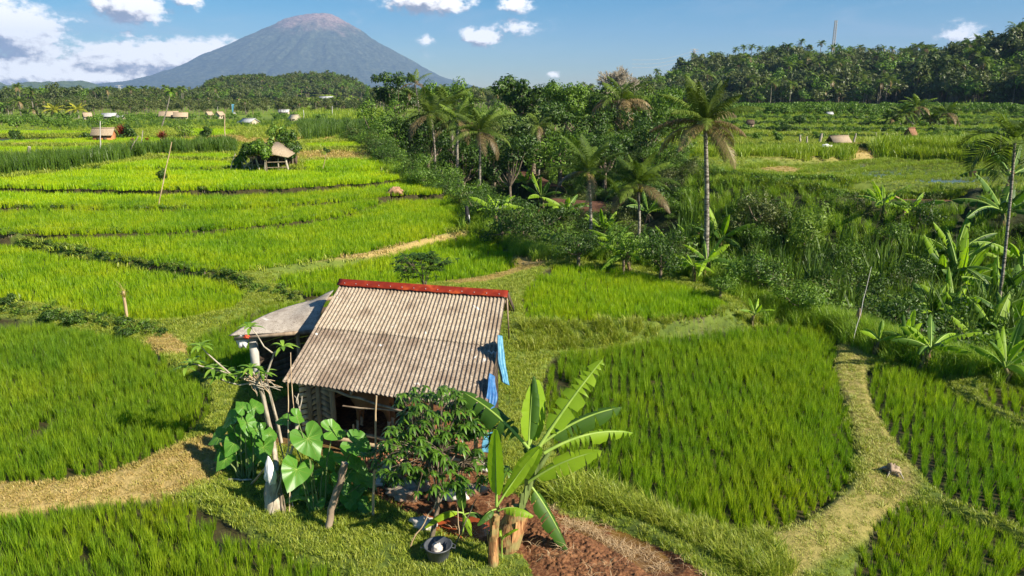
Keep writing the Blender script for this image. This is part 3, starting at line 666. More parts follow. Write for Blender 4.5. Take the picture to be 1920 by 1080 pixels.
def grid_in(poly, sp, ang, jit):
    ca, sa = cos(ang), sin(ang); c = poly.mean(0); R = np.array([[ca, sa], [-sa, ca]]); Q = (poly - c) @ R.T
    rw = 1.2 if sp < .3 else 1.0; a = np.arange(Q[:, 0].min(), Q[:, 0].max(), sp / rw * 1.02); b = np.arange(Q[:, 1].min(), Q[:, 1].max(), sp * rw)
    X, Y = np.meshgrid(a, b); X = X.ravel() + rng.normal(0, jit * sp, X.size); Y = Y.ravel() + rng.normal(0, jit * sp, Y.size)
    W = np.stack([X, Y], 1) @ R + c
    keep = pip(W[:, 0], W[:, 1], poly) & (np.abs(pxof(W[:, 0], W[:, 1]) - 960) < 1350); return W[keep]
for f in FIELDS:
    D0 = f['poly'][:, 1].min()
    pts_all, idx_all, sc_all, protos = [], [], [], []
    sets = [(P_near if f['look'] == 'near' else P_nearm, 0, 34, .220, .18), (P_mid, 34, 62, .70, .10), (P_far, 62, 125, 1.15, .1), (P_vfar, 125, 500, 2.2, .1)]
    for pr, d0, d1, sp, jit in sets:
        if f['poly'][:, 1].max() < d0 or D0 > d1: continue
        W = grid_in(f['poly'], sp, f['ang'], jit); Dw = np.hypot(W[:, 0], W[:, 1]) ; W = W[(Dw >= d0) & (Dw < d1)]
        if not len(W): continue
        if sp < .3:   # missing hills and thin spots
            W = W[(hash2(np.floor(W[:, 0] * 9), np.floor(W[:, 1] * 9), 1) > .04) & (vnoise(W[:, 0] * 1.3, W[:, 1] * 1.3, 8) > .13)]
        z = terrain(W[:, 0], W[:, 1])
        g_ = .78 + .5 * fbm(W[:, 0] * .28, W[:, 1] * .28, 4, 5)
        ed = dseg(W[:, 0], W[:, 1], f['poly'], True); g_ *= .72 + .28 * np.clip(ed / .7, 0, 1)
        pts_all.append(np.c_[W, z - .01]); sc_all.append(g_ * U(.88, 1.12, len(W)) * (.86 if f['key'] in 'q' else 1)); idx_all.append(rng.integers(0, len(pr), len(W)) + len(protos)); protos += pr
    if pts_all:
        n = sum(len(p) for p in pts_all)
        scatter('rice_crop', protos, np.concatenate(pts_all), f['label'], 'rice', scl=np.concatenate(sc_all), idx=np.concatenate(idx_all))

# short grass on bunds and banks
def tuft(n, h, spread, w, segs, mat, bend=(.3, 1.0)):
    az = U(0, 2 * pi, n); rr = spread * np.sqrt(U(0, 1, n)); b = np.stack([np.cos(az) * rr, np.sin(az) * rr, np.zeros(n)], 1)
    return proto('p', blades(b, U(0, 2 * pi, n), h * U(.5, 1.2, n), U(*bend, n), w * U(.7, 1.3, n), segs), mat)
G_short = [tuft(22, .10, .09, .010, 2, M_grass) for _ in range(5)]
G_dry = [tuft(22, .06, .09, .009, 2, M_drygrass) for _ in range(4)]
G_path = [tuft(24, .06, .09, .009, 2, M_pathgrass) for _ in range(4)]
G_lush = [tuft(34, .30, .10, .013, 3, M_grass) for _ in range(4)]
G_mid = [tuft(34, .22, .28, .03, 2, M_grass) for _ in range(4)]
G_midd = [tuft(34, .14, .28, .03, 2, M_drygrass) for _ in range(3)]
G_tall = [tuft(46, 1.15, .26, .028, 3, M_rimgrass, (.15, .8)) for _ in range(5)]
G_tallf = [tuft(40, 2.3, .7, .10, 2, M_tallgrass, (.08, .5)) for _ in range(4)]
G_reed = [tuft(46, 2.4, .6, .10, 2, M_elephant, (.05, .4)) for _ in range(4)]
G_lreed = [tuft(60, 1.6, .9, .10, 2, M_lightgrass, (.1, .6)) for _ in range(4)]
G_ledge = [tuft(50, .75, .45, .035, 2, M_lightgrass, (.1, .7)) for _ in range(4)]
def rpts(n, d0, d1, spread=46):
    """random points uniform by area in the wedge the land fills"""
    r = np.sqrt(U(d0 * d0, d1 * d1, n)); a = np.radians(U(-spread, spread, n)); return r * np.sin(a), r * np.cos(a)
def land(n, d0, d1, spread=46):
    x, y = rpts(n, d0, d1, spread); return (x, y) + terrain(x, y, True)
lushzone = smooth_poly(np.array([ground_at(*p)[:2] for p in [(1030,655),(1150,645),(1300,612),(1440,600),(1360,585),(1250,602),(1100,608),(960,612),(985,660)]]))
bank = smooth_poly(np.array([at(*p)[:2] for p in [(1010,880),(1100,905),(1300,985),(1440,1010),(1500,1080),(1400,1090),(1280,1010),(1130,960),(1030,950)]]))
x, y, z, dry, mud, wet, red, inf, rv = land(90000, 9, 37)
ok = (inf < 0) & (mud < .5) & ~rv
isdry = U(0, 1, len(x)) < dry * 1.25
onpath = dseg(x, y, DRY[3][0]) < DRY[3][1] * 1.3
lush = pip(x, y, lushzone) | pip(x, y, bank)
lush &= (vnoise(x * 1.5, y * 1.5, 3) > .25)
for nm, sel, pr, lb, ct, s0 in (('short_grass', ok & ~isdry & ~lush & (~onpath | (U(0, 1, len(x)) < .2)), G_short, 'short green grass covering the bunds, paths and shed yard', 'grass', 1.1), ('path_grass', ok & onpath & (U(0, 1, len(x)) < .8), G_path, 'pale yellow green grass on the worn path beside the stump', 'grass', 1.1), ('dry_grass', ok & isdry & ~lush & ~onpath, G_dry, 'mown yellowed grass on the trodden paths and bunds', 'dry grass', 1.15),
                                ('lush_grass', ok & lush & (U(0, 1, len(x)) < .8), G_lush, 'longer lush grass on the steep terrace banks', 'grass', 1.1)):
    scatter(nm, pr, np.c_[x, y, z][sel], lb, ct, scl=s0 * U(.6, 1.3, sel.sum()) * (.7 + .7 * vnoise(x[sel] * .8, y[sel] * .8, 2)))
for zn_ in (lushzone, bank):
    lo_, hi_ = zn_.min(0), zn_.max(0); k_ = int((hi_[0] - lo_[0]) * (hi_[1] - lo_[1]) * 22); x, y = U(lo_[0], hi_[0], k_), U(lo_[1], hi_[1], k_); m = pip(x, y, zn_) & ~pip(x, y, MUD)
    for f in FIELDS: m &= ~pip(x, y, f['poly'])
    x, y = x[m], y[m]; scatter('bank_grass', G_lush, np.c_[x, y, terrain(x, y)], 'dense longer grass on the bank between two rice crops' if zn_ is lushzone else 'dense bright grass on the bank above the muddy yard', 'grass', scl=U(.45, .95, len(x)) * (.6 + .7 * vnoise(x * 1.4, y * 1.4, 6)))
x, y, z, dry, mud, wet, red, inf, rv = land(64000, 37, 150)
ok = (inf < 0) & ~rv & (red < .5)
pond = np.zeros(len(x), bool)
for pz, p in PONDS: pond |= pip(x, y, p)
isdry = U(0, 1, len(x)) < dry
far_s = 1 + np.hypot(x, y) / 90; far_s = np.where((pxof(x, y) > 1290) & (y > 60) & (y < 105), far_s * .5, far_s)
scatter('terrace_grass', G_mid, np.c_[x, y, z][ok & ~isdry & ~pond], 'rough green grass on the farther bunds and terraces', 'grass', scl=(U(.6, 1.3, len(x)) * far_s)[ok & ~isdry & ~pond])
scatter('terrace_stubble', G_midd, np.c_[x, y, z][ok & isdry & ~pond], 'yellow stubble and dry grass on the farther terraces', 'stubble', scl=(U(.6, 1.2, len(x)) * far_s)[ok & isdry & ~pond])

# tall grass along the ravine edge and down its banks
E = []
for i in range(9000):
    k = U(0, len(NE) - 1.001); a = NE[int(k)] * (1 - k % 1) + NE[int(k) + 1] * (k % 1); E.append(a)
E = np.array(E); E = E + rng.normal(0, .55, E.shape) + np.array([.35, .5])
keep = (E[:, 1] < 130) & (U(0, 1, len(E)) < np.clip(26 / E[:, 1], .05, 1) * 1.0)
E = E[keep]; zE = terrain(E[:, 0], E[:, 1]); infE = np.zeros(len(E), bool)
for f in FIELDS: infE |= pip(E[:, 0], E[:, 1], f['poly'])
E, zE = E[~infE], zE[~infE]
scatter('edge_grass', G_tall, np.c_[E, zE], 'tall arching grass along the rim of the ravine', 'tall grass', scl=U(.45, .95, len(E)) * (.8 + .25 * (E[:, 1] > 45)))
def along(name, lines, n, protos, label, cat, sc, jit):
    Q = []
    for ln in lines:
        L_ = np.array([ground_at(*p) for p in ln]); seg = np.linalg.norm(np.diff(L_[:, :2], axis=0), axis=1); cum = np.r_[0, np.cumsum(seg)]; u = U(0, cum[-1], int(n * cum[-1])); Q.append(np.stack([np.interp(u, cum, L_[:, 0]), np.interp(u, cum, L_[:, 1])], 1) + rng.normal(0, jit, (len(u), 2)))
    Q = np.concatenate(Q); scatter(name, protos, np.c_[Q, terrain(Q[:, 0], Q[:, 1])], label, cat, scl=U(*sc, len(Q)))

# ---- crowns
def crown_mb(blobs, n, size, aspect=.5, up=.35, noise=.5, tint0=(0, 1), gap=.0):
    """leaf-sized faces near the surface of lumpy blobs. blobs: (centre, radii)"""
    mb = MB(); vol = np.array([b[1][0] * b[1][1] + b[1][1] * b[1][2] for b in blobs]); cnt = (n * vol / vol.sum()).astype(int)
    for (c, r), k in zip(blobs, cnt):
        d = rdir(k); d[:, 2] = np.where(U(0, 1, k) < .22, -np.abs(d[:, 2]) * .6, d[:, 2])
        lump = .62 + .62 * vnoise(d[:, 0] * 2.3 + 9 + c[0] * 3, d[:, 1] * 2.3 + d[:, 2] * 2.9 + c[1] * 5, c[2]) * 1.0
        rad = lump * (1 - noise * U(0, 1, k) ** 2.5)
        p = np.asarray(c) + d * rad[:, None] * np.asarray(r)
        nn = d * 1.2 + rdir(k) * .55 + np.array([0, 0, up]); tp = np.cross(nn, rdir(k)); tp[:, 2] -= .35
        leaves(p, nn, tp, size * U(.6, 1.3, k), size * aspect * U(.7, 1.3, k), np.clip(U(*tint0, k), 0, 1), mb)
    return mb
def blobset(n, R, hgt, seed, flat=.75):
    r_ = np.random.default_rng(seed); B = [((0, 0, hgt), (R * .6, R * .6, R * .6 * flat))]
    for i in range(n):
        a = i * 2.4 + r_.uniform(0, .7); q = R * r_.uniform(.42, .78); s = R * r_.uniform(.24, .50) * (1 if n < 9 else .82)
        B.append(((cos(a) * q, sin(a) * q, hgt + R * r_.uniform(-.6, .75) * flat), (s, s, s * flat * r_.uniform(.8, 1.1))))
    return B
def limbs(B, base_h, r0, mb=None, bend=.1):
    """tapered trunk and a limb to every blob"""
    mb = mb or MB(); top = np.asarray(B[0][0], float)
    ks = np.linspace(0, 1, 7); P = np.stack([top * k + np.array([bend * sin(k * 5) * top[2] * .15, bend * cos(k * 4) * top[2] * .1, 0]) for k in ks]); P[0] = (0, 0, -.3)
    tube(P, r0 * (1 - .65 * ks), 7, mb=mb, bump=.08)
    for c, r in B[1:]:
        s = P[3 + (hash(str(c[0])[:4]) % 3)] if False else P[3]
        c = np.asarray(c, float); m = (s + c) / 2 + np.array([0, 0, -.08 * c[2]])
        tube([s, m, c * .9 + s * .1], [r0 * .4, r0 * .25, r0 * .08], 5, mb=mb)
    return mb
# forest prototypes (about 10 m tall)
def forest_tree(seed, n=420, leaf=.75, hgt=8.0, R=4.0, mat=None):
    B = blobset(6, R, hgt, seed); mb = crown_mb(B, n, leaf, .6, noise=.35); k = limbs(B, 3, .22); 
    for M in k.M: M += 1
    mb.merge(k); return proto('p', mb, [mat or M_forest, M_bark])
def frond_mb(L, e0, droop, npair, ll, lw, hang=.5, mb=None, mi=0, tint=None, rib=.02, segs=8, gapt=.12, twist=0, dead=False):
    """palm frond pointing along +x from the origin"""
    mb = mb or MB(); t = np.linspace(0, 1, segs + 1)
    ang = e0 - droop * t ** 1.25; dx = np.cos(ang); dz = np.sin(ang)
    P = np.zeros((segs + 1, 3)); P[1:, 0] = np.cumsum((dx[1:] + dx[:-1]) / 2) * L / segs; P[1:, 2] = np.cumsum((dz[1:] + dz[:-1]) / 2) * L / segs
    tube(P, np.linspace(rib, rib * .25, segs + 1), 4, mb=mb, mi=mi, tint=.9, cap=False)
    tt = np.linspace(gapt, .99, npair); bx = np.interp(tt, t, P[:, 0]); bz = np.interp(tt, t, P[:, 2]); an = np.interp(tt, t, ang)
    T = np.stack([np.cos(an), 0 * an, np.sin(an)], 1); Nn = np.stack([-np.sin(an), 0 * an, np.cos(an)], 1)
    tn = U(0, 1) if tint is None else tint
    for sgn in (-1, 1):
        k = npair; l = ll * np.clip(np.sin(pi * (tt * .86 + .1)), .15, 1) * U(.85, 1.1, k)
        fwd = .35 + .5 * tt
        d = T * fwd[:, None] + np.array([0, sgn, 0]) * (1 - .3 * tt)[:, None] + Nn * (.25 - hang * .4) + rng.normal(0, .06, (k, 3)); d /= np.linalg.norm(d, axis=1, keepdims=True)
        b = np.stack([bx, 0 * bx, bz], 1); m = b + d * (l * .5)[:, None]; d2 = d + np.array([0, 0, -1]) * hang * U(.7, 1.5, k)[:, None]; d2 /= np.linalg.norm(d2, axis=1, keepdims=True)
        e = m + d2 * (l * .5)[:, None]; wv = T * (lw * .5)
        V = np.stack([b - wv * .5, b + wv * .5, m + wv, m - wv, e + wv * .1, e - wv * .1], 1).reshape(-1, 3); o = (np.arange(k) * 6)[:, None]
        mb.add(V, np.concatenate([o + np.array([[0, 1, 2, 3]]), o + np.array([[3, 2, 4, 5]])]), mi, np.repeat(np.clip(tn + rng.normal(0, .15, k), 0, 1), 6))
    return mb
def rotz(a): return np.array([[cos(a), -sin(a), 0], [sin(a), cos(a), 0], [0, 0, 1]])
def rotx(a): return np.array([[1, 0, 0], [0, cos(a), -sin(a)], [0, sin(a), cos(a)]])
def palm_crown(nf, L, npair, ll, lw, droopy=1.0, hang=.6, dry=0, segs=8, seed=0, upr=1.25, center=(0, 0, 0), mats=None):
    mb = MB(); a0 = seed
    for i in range(nf):
        k = i / max(nf - 1, 1); e0 = upr - k * (upr + .25) + rng.normal(0, .08); dr = droopy * (.75 + .9 * k) + rng.normal(0, .1)
        f = frond_mb(L * U(.82, 1.08) * (.75 + .25 * min(1, k * 3)), e0, dr, npair, ll, lw, hang, mi=1 if (k > 1 - dry) else 0, segs=segs)
        mb.merge(f, rotz(a0 + i * 2.4 + rng.normal(0, .15)) @ rotx(rng.normal(0, .25)), center)
    return mb
def forest_palm(seed):
    mb = palm_crown(13, 3.4, 9, 1.1, .34, 1.1, .5, .15, 5, seed, 1.1, (0, 0, 9.5)); k = tube([(0, 0, -.3), (.1, 0, 4), (0, .1, 9.6)], [.2, .15, .12], 6)
    for M in k.M: M += 2
    return proto('p', mb.merge(k), [M_frond, M_frond_dry, M_palmbark])
F_tree = [forest_tree(s, 460, .95, U(6.5, 9), U(3.6, 4.8)) for s in range(6)]
F_ol = [forest_tree(20 + s, 420, .9, 7, 4, M_leaf_olive) for s in range(2)]
F_palm = [forest_palm(s) for s in range(4)]
F_scrub = [forest_tree(40 + s, 300, .55, 1.9, 2.0, M_leaf_mid) for s in range(3)]
F_bright = [forest_tree(70 + s, 420, .8, 7.5, 4.2, M_leaf_mid) for s in range(2)]
ALLF = F_tree + F_ol + F_palm + F_bright
def wood(name, sel, n, d0, d1, label, palmy=.35, spread=48, scale=(.75, 1.25), protos=None, scl_z=1.0):
    x, y = rpts(n, d0, d1, spread); px = pxof(x, y); D = np.hypot(x, y); m = sel(px, D, x, y); x, y = x[m], y[m]
    z = terrain(x, y); k = len(x); ii = np.where(U(0, 1, k) < palmy * 2 * vnoise(x / 30, y / 30, 5), rng.integers(8, 12, k), np.where(vnoise(x / 24, y / 24, 7) > .68, rng.integers(12, 14, k), rng.integers(0, 8, k))) if protos is None else rng.integers(0, len(protos), k)
    s = U(*scale, k) * (.72 + .56 * vnoise(x / 17, y / 17, 9)); s = np.where((ii >= 8) & (ii < 12), U(1.05, 1.5, k), s) if protos is None else s
    return scatter(name, protos or ALLF, np.c_[x, y, z - .2], label, 'forest', scl=s)
wood('hill_forest', lambda px, D, x, y: (px > 1190) & (px < 2400) & (D > np.interp(px, [1200, 1700, 1780, 2000], [495, 495, 425, 395])), 17000, 390, 800, 'dense palm and broadleaf forest covering the hill under the radio mast', .22, 48, (.9, 2.0))
wood('knoll_forest', lambda px, D, x, y: (px > 360) & (px < 712) & (vnoise(x / 40, y / 40, 3) > .12) & (D > np.interp(px, [360, 520, 560, 712], [760, 760, 880, 880])), 14000, 760, 1250, 'wooded knoll in front of the volcano', .35, 26)
wood('valley_forest', lambda px, D, x, y: (px < 420) & (px > -900), 9000, 560, 1100, 'dark belt of woodland behind the village roofs', .3, 50, (.5, .8))
wood('gap_forest', lambda px, D, x, y: (px > 690) & (px < 1260), 2600, 420, 900, 'far woodland seen between the grove trees', .3, 30, (.8, 1.25))
def bush_proto(seed, n, leaf, R, h, mat, asp=.45):
    B = blobset(5, R, h, seed, .8); mb = crown_mb(B, n, leaf, asp, noise=.45); k = limbs(B, .4, .05)
    for M in k.M: M += 1
    return proto('p', mb.merge(k), [mat, M_bark])
# scrub belts and village gardens on the flat
def scrub(name, quad, n, protos, label, sc, cat='scrub'):
    P = np.array([ground_at(*q)[:2] for q in quad]); lo, hi = P.min(0), P.max(0); x = U(lo[0], hi[0], n); y = U(lo[1], hi[1], n)
    m = pip(x, y, P); x, y = x[m], y[m]
    if len(x) == 0: return
    for f in FIELDS:
        k = ~pip(x, y, f['poly']); x, y = x[k], y[k]
    scatter(name, protos, np.c_[x, y, terrain(x, y) - .05], label, cat, scl=U(*sc, len(x)))
scrub('village_trees', [(-200,222),(700,214),(700,201),(-200,203)], 1500, F_tree[:4] + F_ol + F_palm[:2], 'mixed garden trees around the village roofs', (.35, .75), 'trees')
scrub('garden_scrub', [(-300,243),(180,243),(240,236),(330,224),(560,226),(700,240),(700,222),(-300,222)], 900, F_scrub, 'low garden bushes in front of the village roofs', (.3, .75))
scrub('elephant_grass', [(-400,333),(0,330),(120,322),(200,308),(300,292),(440,288),(440,277),(330,279),(280,287),(150,303),(0,309),(-400,311)], 3600, G_reed, 'broad band of dark elephant grass crossing the terraces', (.5, .8), 'tall grass')
scrub('grass_hedge', [(570,267),(710,265),(720,240),(560,236)], 1500, G_reed, 'tall grass hedge behind the thatched hut', (.55, .95), 'tall grass')
scrub('grass_hedge', [(120,246),(180,250),(330,243),(560,240),(560,228),(300,226),(120,232)], 1500, G_reed + G_lreed, 'tall grass hedge before the tan village roofs', (.35, .65), 'tall grass')
scrub('grass_hedge', [(560,228),(715,232),(715,205),(560,205)], 1900, G_lreed, 'pale green grass terraces below the wooded knoll', (.9, 1.8), 'tall grass')
scrub('grass_block', [(1640,292),(1700,300),(1830,306),(1960,308),(2100,306),(2100,276),(1900,272),(1640,276)], 3200, G_lreed, 'thick block of bright tall grass beside the flooded terrace', (.9, 1.4), 'tall grass')
scrub('terrace_hedge', [(1240,300),(1500,300),(1600,296),(1600,282),(1240,285)], 1700, G_lreed, 'tall grass strip before the small gazebo', (.5, .9), 'tall grass')
scrub('terrace_scrub', [(1250,216),(2300,216),(2300,204),(1250,204)], 3500, F_scrub + G_lreed, 'bushy strip at the foot of the forest hill', (.5, 1.1), 'scrub')
scrub('terrace_scrub', [(1140,285),(1300,270),(1640,268),(1960,270),(2300,268),(2300,212),(1250,212),(1140,240)], 11000, G_lreed + G_lreed + G_lreed + F_scrub[:1], 'green vegetable terraces and scrub below the forest', (.2, .55), 'scrub')
scrub('terrace_grass', [(-900,300),(-900,226),(0,226),(700,226),(700,300)], 7000, G_ledge, 'rough light grass between the far rice strips', (.5, 1.2), 'grass')
W_weed = [bush_proto(90 + i, 160, .11, .26, .16, [M_leaf_mid, M_tallgrass, M_leaf_dark][i]) for i in range(3)]
along('bund_weeds', [[(0, 442), (130, 468), (250, 495), (370, 514), (450, 524), (490, 545), (560, 560)], [(-50, 572), (60, 590), (150, 600), (300, 622)]], 16, W_weed, 'leafy weeds creeping along the bunds', 'weeds', (.3, .85), .22)
along('step_shade_weeds', [[(-50, 352), (150, 353), (400, 358), (560, 353), (740, 337)], [(-50, 389), (320, 392), (560, 386), (740, 362)], [(-20, 437), (230, 439), (380, 432), (640, 403), (760, 370)], [(160, 318), (430, 319), (560, 319), (720, 318)], [(440, 300), (280, 295)]], 5, W_weed, 'dark weeds standing in for shadow on the little terrace steps', 'weeds', (.45, 1.1), .2)  # darker leaves put the shadow of the step faces into colour
A3 = lambda *v: np.array(v, float)
def mpp(p):   # metres per photo pixel at point p
    return (p[1] * cos(PITCH) + (CAMZ - p[2]) * sin(PITCH)) / FPX
def snap_D(px, py, h, lo=17.0, hi=260.0):
    """forward distance at which the sight line comes within h of the land"""
    Ds = np.exp(np.linspace(math.log(lo), math.log(hi), 160)); P = np.array([atd(px, py, D) for D in Ds]); g_ = terrain(P[:, 0], P[:, 1]); k = np.nonzero(P[:, 2] - g_ < h)[0]
    return float(Ds[k[0]]) if len(k) else hi
UP = A3(0, 0, 1)
BANS = [(1745, 655, 23, 1.2, 'banana plant with low leaves touching the edge grass near the young pair', 9, .2, .3, .6, 1), (1862, 625, 22, 1.4, 'banana plant with overlapping leaves in front of the areca trunk', 10, .2, .4, .7, 2), (1915, 565, 24, 1.5, 'dark banana plant behind the areca trunk', 10, .2, .7, .7, 2), (1790, 480, 30, 1.6, 'banana plant rising at the far side of the clump', 9, .25, .4, .8, 2), (1770, 520, 27, 1.6, 'banana plant with broad bright leaves at the back of the clump', 9, .1, .2, .8, 1), (1830, 640, 22, 1.3, 'banana plant leaning low over the edge grass under the clump', 9, .15, .5, .5, 2), (1870, 560, 25, 1.5, 'banana plant with folded leaves in the shaded side of the clump', 9, .2, .6, .8, 2), (1790, 590, 24, 1.3, 'banana plant with many crossing leaves in the clump centre', 10, .15, .3, .7, 1), (1905, 620, 22, 1.5, 'banana plant whose leaves cross the picture edge beside the clump', 9, .15, .5, .7, 2), (1150, 455, 45, 1.6, 'light green banana plant close to the thin palm trunk', 9, .2, .1, .6, 1), (1325, 490, 40, 1.6, 'banana plant partly covered by the tall grey trunk', 9, .2, .4, .7, 1), (985, 345, 75, 2.4, 'banana plant half hidden under the bushes by the mud terrace', 8, .2, .4, .8, 1), (1800, 535, 26, 1.5, 'banana plant with three upright bright leaves above the tangled clump', 11, .1, .25, 1.1, 1), (1745, 590, 25, 1.3, 'banana plant spreading a long leaf over the dark ravine edge', 9, .1, .4, .6, 1), (1845, 600, 24, 1.3, 'banana plant in the thick of the clump with brown dead leaves', 9, .2, .5, .6, 3),
          (1885, 690, 20.5, 1.15, 'low banana plant with one broad upright leaf at the field edge', 7, .05, .35, 1.15, 0), (1912, 490, 28, 1.7, 'banana plant with ribbed leaves reaching over the clump', 8, .25, .3, .5, 2), (1648, 640, 26, .9, 'young banana plant with one broad slanting leaf by the thin cane', 3, .0, .1, 1.0, 1),
          (1700, 640, 25.5, .95, 'young banana plant with a tall folded leaf near the path end', 3, .0, .3, 1.2, 0), (1415, 590, 30.5, .8, 'small banana plant with two paddle leaves at the tip of the terrace', 3, 0, .2, 1.0, 0), (1655, 385, 60, 2.3, 'pale banana plant on the far bank below the long grassy bund', 9, .3, .1, .7, 1),
          (1710, 392, 58, 1.8, 'ragged banana plant with a wilted leaf on the far bank', 7, .5, .2, .5, 3), (1880, 400, 46, 2.6, 'tall dark banana plant with drooping shaded leaves', 9, .4, .95, .6, 3), (1895, 330, 52, 2.6, 'banana plant with a torn leaf showing a white rib beside the pond', 6, .6, .9, .8, 2),
          (1132, 432, 49, 1.8, 'yellow green banana plant behind the thin leaning palm', 8, .2, .0, .7, 1), (1215, 400, 50, 2.0, 'shaded banana plant under the middle palm crown', 7, .2, .5, .9, 2), (1262, 470, 39, 1.5, 'banana plant with a white folded leaf beside the grey palm trunk', 8, .2, .3, .6, 2), (1175, 478, 41.5, 1.6, 'arching banana plant on the rim of the rice terrace', 8, .2, .15, .5, 2),
          (1352, 450, 43, 2.0, 'banana plant with large grey green leaves behind the tall trunk', 8, .1, .5, .8, 2), (1300, 455, 46, 1.6, 'thin banana plant with feathery torn leaves by the tall trunk', 7, .7, .3, .6, 1), (928, 395, 62, 2.4, 'banana plant with ribbed leaves at the foot of the white palm trunks', 10, .25, .1, .6, 1), (1015, 372, 67, 2.5, 'broad leaved dark banana plant by the red mud terrace', 7, .1, .7, 1.0, 1),
          (1062, 405, 58, 2.2, 'banana plant with one bright arching leaf before the red mud', 7, .2, .2, .5, 2), (945, 300, 88, 3.4, 'banana plant with tall upright leaves beside the dead fronds', 9, .2, .5, 1.1, 1), (905, 330, 80, 2.6, 'low banana plant in the shade left of the red terrace', 6, .2, .6, .6, 1), (1300, 500, 36, 1.2, 'small banana plant just beyond the top of the rice bank', 5, .2, .2, .5, 1)]
BAN_D = []; BAN_POS = []
for i_, a in enumerate(BANS):
    Lp = a[3] / mpp(atd(a[0], a[1], a[2])); D = snap_D(a[0], a[1], .62 * a[3]); L_ = (1.3 if a[0] > 1690 else 1.12) * Lp * mpp(atd(a[0], a[1], D)); BAN_D.append(D); c_ = atd(a[0], a[1], D); BAN_POS.append((c_[0], D, L_)); BANS[i_] = a[:3] + (L_,) + a[4:]
pw = PONDS[0][1]; lo_, hi_ = pw.min(0), pw.max(0); x, y = U(lo_[0], hi_[0], 9000), U(lo_[1], hi_[1], 9000); m = pip(x, y, pw) & (vnoise(x * .22, y * .7, 3) > .47); x, y = x[m], y[m]
scatter('terrace_stubble', G_ledge + G_midd[:1], np.c_[x, y, np.full(len(x), .43)], 'yellow green stubble standing in the flooded terrace', 'stubble', scl=U(.22, .45, len(x)))
along('field_strip', [[(1500, 325), (1640, 318), (1780, 303)], [(1590, 340), (1700, 336), (1920, 326)], [(1400, 316), (1600, 307), (1700, 298)]], 14, G_ledge, 'light green grass strips dividing the flooded terrace', 'grass', (.45, .9), .45)
along('bund_top', [[(1305, 329), (1450, 335), (1595, 345)], [(1330, 344), (1450, 350), (1560, 357), (1795, 366)]], 22, G_ledge, 'sunlit grass on the tops of the two lowest bunds', 'grass', (.6, 1.1), .4)
along('bund_face_shade', [[(1310, 333), (1450, 340), (1590, 349)], [(1310, 335), (1450, 342), (1590, 351)], [(1330, 348), (1560, 361), (1790, 370)], [(1330, 350), (1560, 363), (1790, 372)]], 6, [W_weed[2], W_weed[0]], 'dark leafy growth standing in for shade on the terrace bund faces', 'weeds', (1.0, 2.0), .2)  # dark leaf colour imitates the shade below the overhanging bund grass
Q_ = []
for k in range(len(STEPS)):
    n_ = int(3.2 * STEPS[k]); x_ = U(.12, .95, n_) * STEPS[k]; Q_.append(np.c_[x_, yline(k, x_) + U(-.5, .25, n_)])
Q_ = np.concatenate(Q_); Q_ = Q_[pxof(Q_[:, 0], Q_[:, 1]) > 1130]
scatter('terrace_edge_growth', [W_weed[2], W_weed[0], W_weed[2]], np.c_[Q_, terrain(Q_[:, 0], Q_[:, 1])], 'dark growth on the stepped edges of the middle terraces', 'weeds', scl=U(1.3, 2.6, len(Q_)) * np.sqrt(Q_[:, 1] / 110))
# ravine undergrowth
x, y = rpts(44000, 18, 150, 46); m = pip(x, y, RAV); x, y = x[m], y[m]; z = terrain(x, y)
rd = np.zeros(len(x), bool)
for p in REDT: rd |= (dseg(x, y, p, True) < .8) | pip(x, y, p)
rd |= (dseg(x, y, REDT[2], True) < 2.0) & (y < REDT[2][:, 1].mean())
x, y, z = x[~rd], y[~rd], z[~rd]; dE = dseg(x, y, FE); pxr = pxof(x, y)
B_bush = [bush_proto(60 + i, 760, [.13, .15, .11, .14, .12][i], 1.15, .95, [M_leaf_dark, M_leaf_mid, M_leaf_dark, M_leaf_mid, M_leaf_olive][i]) for i in range(5)]
grass_bank = (pxr > 1290) & (dE < 30)
gs = vnoise(x / 3.2, y / 3.2, 4) + U(-.15, .15, len(x)) < .55
s1 = grass_bank & (gs | (U(0, 1, len(x)) < .85)); s2 = ~grass_bank & (U(0, 1, len(x)) < .30); s3 = grass_bank & ~gs & (U(0, 1, len(x)) < .26) & (dE > 2)
scatter('bank_grass', [p for p in G_tall] + G_reed[:2], np.c_[x, y, z][s1], 'long rough grass on the far bank of the ravine', 'tall grass', scl=U(.6, 1.35, s1.sum()) * np.clip(.42 + dE[s1] / 10, .42, 1.15), idx=np.where((U(0, 1, s1.sum()) < .9) | (dE[s1] < 9), rng.integers(0, 5, s1.sum()), 5 + rng.integers(0, 2, s1.sum())))
s23 = s2 | s3
for bx_, by_, bl_ in BAN_POS: s23 &= ~((np.abs(x - bx_ * y / by_) < bl_ * .4) & (y < by_ + .2) & (y > by_ - 2.0 * bl_)) & ~(np.hypot(x - bx_, y - by_) < bl_ * .4)
s23 &= ~((pxr > 1560) & (dseg(x, y, NE) < 2.2))
scatter('undergrowth', B_bush, np.c_[x, y, z - .1][s23], 'tangled leafy undergrowth filling the ravine', 'undergrowth', scl=U(.6, 1.3, s23.sum()) * (1 + .35 * (vnoise(x[s23] / 4, y[s23] / 4, 11) > .6)))
